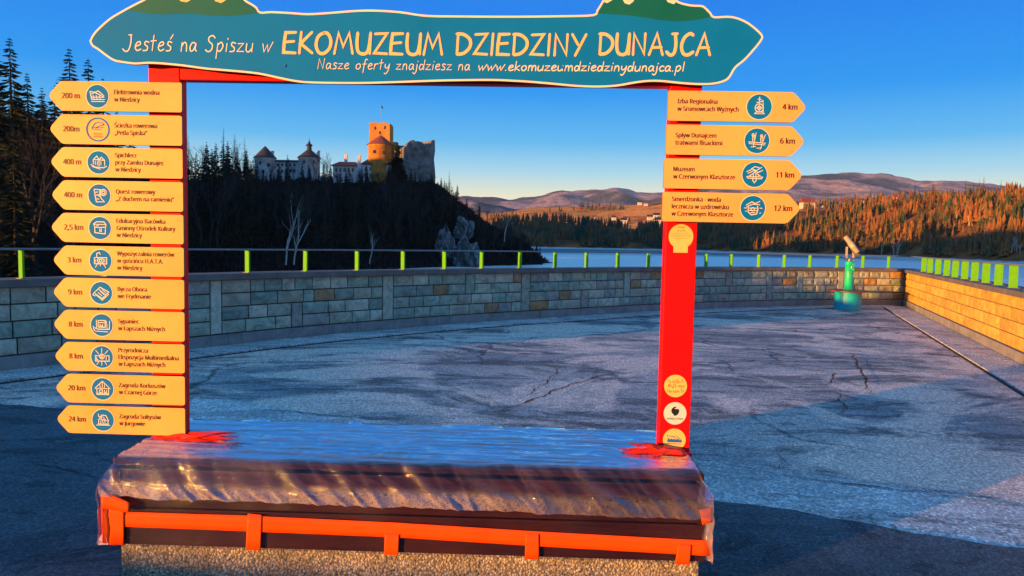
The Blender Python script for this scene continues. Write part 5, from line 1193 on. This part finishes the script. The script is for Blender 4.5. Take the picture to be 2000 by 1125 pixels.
# ------------------------------------------------------------------ bench: pebble plinth, dark planks
OF = 0.335      # offset of the bench front face from the frame plane
uA, _ = UV(200, 1030, OF); uB, _ = UV(1386, 1060, OF); zbot = (UV(300, 1066, OF)[1] + UV(1300, 1099, OF)[1]) / 2
print('bench', uA, uB, zbot, UV(300, 1066, OF)[1], UV(1300, 1099, OF)[1], 'top', UV(400, 913, .33), UV(1300, 925, .33))
bench = empty('timber_bench', F((uA + uB) / 2, 0), -AN); prop(bench, 'long dark timber bench on a pebble concrete plinth, wrapped in clear film', 'bench')
OBK = -0.375
mb = MB(); uP0, _ = UV(236, 1090, OF - .05); uP1, _ = UV(1365, 1115, OF - .05); fbox(mb, uP0, uP1, -.05, zbot + .02, OF - .05, OBK + .03); mb.build('pebble_plinth', M['pebble'], bench, bevel=.008)
z = zbot; hts = [.085, .085, .085, .075]
for i, h in enumerate(hts):
    back_ = .052 if i == 3 else 0.0
    mb = MB(); fbox(mb, uA + .012, uB - .012, z, z + h - .006, OF - .012 - back_, OF - .05 - back_); mb.build('front_plank', M['wood'], bench, bevel=.004)
    mb = MB(); fbox(mb, uA + .012, uB - .012, z, z + h - .006, OBK + .05, OBK + .012); mb.build('back_plank', M['wood'], bench, bevel=.004)
    for uu in (uA + .013, uB - .045): mb = MB(); fbox(mb, uu, uu + .032, z, z + h - .006, OF - .052, OBK + .052); mb.build('end_plank', M['wood'], bench, bevel=.004)
    z += h
# seat: chamfered front plank and boards
mb = MB(); zs = SEAT - .012
for o0, o1 in ((.282, .205), (.20, .12), (.115, .02), (.015, -.08), (-.085, -.18), (-.185, -.275), (-.28, OBK + .012)):
    mb = MB(); fbox(mb, uA + .02, uB - .02, zs - .03, zs, o0, o1); mb.build('seat_plank', M['wood'], bench, bevel=.004)

# --- stretch film
wrap = empty('plastic_wrap', F((uA + uB) / 2, zbot), -AN); prop(wrap, 'crumpled transparent plastic film taped over the bench with orange tape', 'plastic sheet')
def outward(me, d):
    n = sum((Vector(p.normal) * p.area for p in me.polygons), Vector()); print('film normal', me.name, n.dot(d))
    if n.dot(d) < 0: me.flip_normals()
def filmsheet():
    FB = OF + .012
    prof = [(OBK - .01, zbot + .02), (OBK - .012, zbot + .12), (OBK - .014, .46), (OBK - .006, .535), (OBK + .02, SEAT)]
    prof += [(o_, SEAT) for o_ in [OBK + .04 + (OF - .095 - OBK) * i / 60 for i in range(61)]]
    prof += [(OF - .047, SEAT - .003), (OF - .040, SEAT - .008)] + [(lerp(OF - .034, FB, k / 7), lerp(SEAT - .016, SEAT - .092, k / 7)) for k in range(8)] + [(FB, SEAT - .092 - (SEAT - .092 - .395) * k / 12) for k in range(1, 13)]
    nU = 520; np_ = len(prof); vs = []; mk = []
    for i in range(nU + 1):
        u = lerp(uA, uB, i / nU); sd_ = min(i, nU - i) / nU
        for j, (o_, z_) in enumerate(prof):
            ins = 0.0
            top = j >= 4 and z_ >= SEAT - .001
            uu = u
            if sd_ < .03: uu = u + .045 * smooth((z_ - .47) / .09) * (1 - sd_ / .03) * (1 if i < nU / 2 else -1)
            n1 = noise.fractal(Vector((u * 0.8 + o_ * .6, o_ * 17 - u * .7, 1.5)), 1, 2.1, 5); n2 = noise.fractal(Vector((u * 4, o_ * 20, 3)), 1, 2.1, 3)
            rdg = max(0, 1 - 3.2 * abs(noise.noise(Vector((u * 1.1 + o_ * .8, o_ * 22 - u * .9, 6))))) ** 2 + .6 * max(0, 1 - 4 * abs(noise.noise(Vector((u * 2.3, o_ * 41 + u * 1.7, 8))))) ** 2
            if top: d = .0050 * n1 + .0018 * n2 + .0065 * rdg + .006; vs.append(F(uu, z_ + d, o_)); mk.append(0.03 + .12 * rdg + (.75 * smooth((uA + .46 - u) / .1 + .5 + .6 * n1) if o_ > -.15 and u < uA + .65 else 0))
            elif j < 4: vs.append(F(uu, z_, o_ - .006 * abs(n1))); mk.append(.2)
            else:
                t = (SEAT - z_) / (SEAT - .395); lo = smooth((t - .48) * 4)
                diag = noise.fractal(Vector((u * 6.5 + z_ * 9 + .8 * noise.noise(Vector((u * 2, 0, 0))), z_ * 3.5 - u * .6, 7)), 1, 2.1, 5)
                cr_ = abs(noise.fractal(Vector((u * 9, z_ * 16, 9)), 1, 2.2, 5))
                fold = max(0, 1 - 3.5 * abs(noise.noise(Vector((u * 5 + z_ * 7, z_ * 2.5, 12))))) ** 2 + .6 * max(0, 1 - 4 * abs(noise.noise(Vector((u * 11 + z_ * 10, z_ * 3, 14))))) ** 2
                d = (.005 + .018 * lo) * (0.6 * diag + .4 * cr_ + .15) + (.007 + .008 * lo) * fold
                zz = z_
                if j > np_ - 8:   # ragged lower hem
                    k = (j - (np_ - 8)) / 7; hem = .012 * noise.noise(Vector((u * 3.1, 4, 4))) + .004 * noise.noise(Vector((u * 13, 4, 4))) + (.003 * noise.noise(Vector((u * 40, 4, 4)))) + .012 * (1 - 2 * i / nU)
                    zz += k * hem
                vs.append(F(uu, zz, max(o_ - .004, o_ + d) + .001)); rt = smooth((u - lerp(uA, uB, .55)) * 1.2)
                mk.append((.0 + .10 * fold) * (1 - lo) + lo * lerp(.60, .22, rt))
    fs = [(i * np_ + j, (i + 1) * np_ + j, (i + 1) * np_ + j + 1, i * np_ + j + 1) for i in range(nU) for j in range(np_ - 1)]
    # ends
    me = mesh('film', vs, fs, M['film'], True)
    at_ = me.attributes.new('milky', 'FLOAT', 'POINT'); at_.data.foreach_set('value', mk)
    outward(me, DN + Vector((0, 0, 1))); o = link('film', me, wrap)
    for i, sg in ((0, -1), (nU, 1)):
        ring = [Vector(vs[i * np_ + j]) for j in range(np_)]; v2 = []; m2 = []
        for rr_ in range(8):
            for q in ring:
                zt = lerp(q.z, zbot + .01, rr_ / 7); v2.append(Vector((q.x, q.y, zt)) + DU * sg * (.004 + .010 * noise.fractal(Vector((q.y * 9, zt * 12, sg)), 1, 2, 4) * min(rr_, 2))); m2.append(.35)
        me2 = mesh('end_film', v2, [(a * np_ + j, a * np_ + j + 1, (a + 1) * np_ + j + 1, (a + 1) * np_ + j) for a in range(7) for j in range(np_ - 1)], M['film'], True)
        a2 = me2.attributes.new('milky', 'FLOAT', 'POINT'); a2.data.foreach_set('value', m2); outward(me2, DU * sg); link('end_film', me2, wrap)
filmsheet()
# lower glossy film round the front planks
mb = MB(); nU = 120; nz = 8; vs = []
for i in range(nU + 1):
    u = lerp(uA, uB, i / nU)
    for j in range(nz + 1):
        z_ = lerp(zbot - .006, .43, j / nz); d = .0016 * noise.fractal(Vector((u * 2.2, z_ * 24, 11)), 1, 2.1, 4) + .0014 * noise.noise(Vector((u * 12, z_ * 20, 1))); vs.append(F(u, z_, OF - .008 + d))
me = mesh('lower_film', vs, [(i * (nz + 1) + j, (i + 1) * (nz + 1) + j, (i + 1) * (nz + 1) + j + 1, i * (nz + 1) + j + 1) for i in range(nU) for j in range(nz)], M['film'], True)
a2 = me.attributes.new('milky', 'FLOAT', 'POINT'); a2.data.foreach_set('value', [.0 + .10 * max(0, noise.noise(v * 4)) ** 2 for v in vs]); outward(me, DN); link('lower_film', me, wrap)
def tape(pts_px, o, lab=None, mat='tape', name='tape_strip', n=10):
    """quad strip given by top and bottom pixel rows"""
    top, bot = pts_px; mb = MB(); vs = []
    for i in range(n + 1):
        t = i / n
        def along(L): 
            f_ = t * (len(L) - 1); k = min(int(f_), len(L) - 2); return (lerp(L[k][0], L[k + 1][0], f_ - k), lerp(L[k][1], L[k + 1][1], f_ - k))
        a = along(top); b_ = along(bot); ua, za = UV(*a, o); ub, zb_ = UV(*b_, o)
        for q in range(4):
            w_ = q / 3; wob_ = .0018 * noise.noise(Vector((ua * 11, q * 1.7, o * 90))) + .0012 * noise.noise(Vector((ua * 37, q * 2.3, 5)))
            vs.append(F(lerp(ua, ub, w_), lerp(za, zb_, w_), o + wob_))
    mb.add(vs, [(i * 4 + q, (i + 1) * 4 + q, (i + 1) * 4 + q + 1, i * 4 + q + 1) for i in range(n) for q in range(3)])
    ob = mb.build(name, M[mat], wrap, True)
    so_ = ob.modifiers.new('thick', 'SOLIDIFY'); so_.thickness = .0012; so_.offset = -1
    if lab: ob['label'] = lab
    return ob
T = OF - .001
tape(([(198, 998), (485, 1007), (780, 1021), (1052, 1038), (1387, 1056)], [(198, 1027), (485, 1038), (780, 1050), (1052, 1067), (1387, 1086)]), T, 'long orange tape running the whole length of the bench front', n=80)
T2 = OF + .002
for tp, bt in [(([(212, 976), (243, 980)]), [(214, 1064), (242, 1064)]), ([(484, 1003), (512, 1006)], [(480, 1074), (509, 1075)]), ([(752, 1042), (780, 1044)], [(750, 1083), (778, 1084)]), ([(1027, 1042), (1053, 1043)], [(1025, 1092), (1053, 1093)]), ([(1325, 1062), (1351, 1064)], [(1318, 1102), (1347, 1103)])]:
    tape((tp, bt), T2)
tape(([(198, 957), (254, 982)], [(197, 992), (252, 1001)]), OF + .022, 'slanting orange tape at the left front corner')
tape(([(197, 985), (214, 990)], [(200, 1062), (214, 1063)]), T2)
tape(([(1366, 996), (1389, 991)], [(1372, 1025), (1389, 1020)]), OF + .018, 'small orange patch near the right end')
# tape round the left end
mb = MB(); mb.box(F(uA - .012, UV(200, 1027, OF)[1], OF + .008), DN * -.30, DU * -.001, Vector((0, 0, .075))); mb.build('tape_strip', M['tape'], wrap)
# scrap of film poking out at the lower left
mb = MB(); a = UV(189, 1055, OF); b_ = UV(204, 1036, OF); c_ = UV(212, 1063, OF); d_ = UV(195, 1062, OF)
mb.add([F(*a, OF - .01), F(*b_, OF + .002), F(*c_, OF + .004), F(*d_, OF + .012)], [(0, 1, 2, 3)]); mb.build('film_scrap', M['sticker_white'], wrap)
# crumpled red tape tying the film to the post feet
def tuft(px, py, dx, seed, name='tape_wrap'):
    r = random.Random(seed); mb = MB(); u0, z0 = UV(px, py, .02)
    z0 = SEAT + .006
    for k in range(15):
        l = r.uniform(.10, .30) * dx; w_ = r.uniform(.010, .026); n = 7; vs = []; zz = z0 + r.uniform(0, .012); oo = .004 + .007 * k * .5 + r.uniform(0, .02); sl_ = r.uniform(-.05, .13); ua = u0 - abs(dx) * .14 * (1 if dx > 0 else -1) * r.uniform(.2, 1.0)
        for i in range(n + 1):
            t = i / n; ww = w_ * min(1, .35 + 2 * t) * (1 - t ** 2.2) + .001; q = (ua + l * t + (.1 * dx * t)); zc = zz + sl_ * t * .35 + .010 * noise.noise(Vector((t * 4, k, seed))); zc = max(zc, SEAT + .010 + ww * .5); o_ = oo + .03 * noise.noise(Vector((t * 3, k * 2.1, seed))) + .02 * t
            vs += [F(q, zc + ww / 2, o_ - .008), F(q, zc, o_ + .006), F(q, zc - ww / 2, o_)]
        mb.add(vs, [(3 * i + a_, 3 * i + 3 + a_, 3 * i + 4 + a_, 3 * i + 1 + a_) for i in range(n) for a_ in (0, 1)])
    o = mb.build(name, M['tape_red'], wrap); o['label'] = 'crumpled red tape bunched round the foot of the ' + ('left' if dx > 0 else 'right') + ' post'; return o
tuft(352, 862, 1.0, 2); tuft(1296, 880, -0.75, 5)

# ------------------------------------------------------------------ evening haze over lake and valley
hm = bpy.data.materials.new('evening_haze'); hm.use_nodes = True; ht = hm.node_tree; ht.nodes.clear()
pv = ht.nodes.new('ShaderNodeVolumePrincipled'); pv.inputs['Color'].default_value = (0.62, 0.78, 1.0, 1); pv.inputs['Density'].default_value = 0.00003; pv.inputs['Anisotropy'].default_value = 0.0
ho = ht.nodes.new('ShaderNodeOutputMaterial'); ht.links.new(pv.outputs[0], ho.inputs['Volume'])
mb = MB(); mb.abox(-2350, -120, -10.2, 7450, 6350, 470); prop(mb.build('haze', hm), 'thin blue evening haze over the lake and the hills', 'haze', kind='stuff')
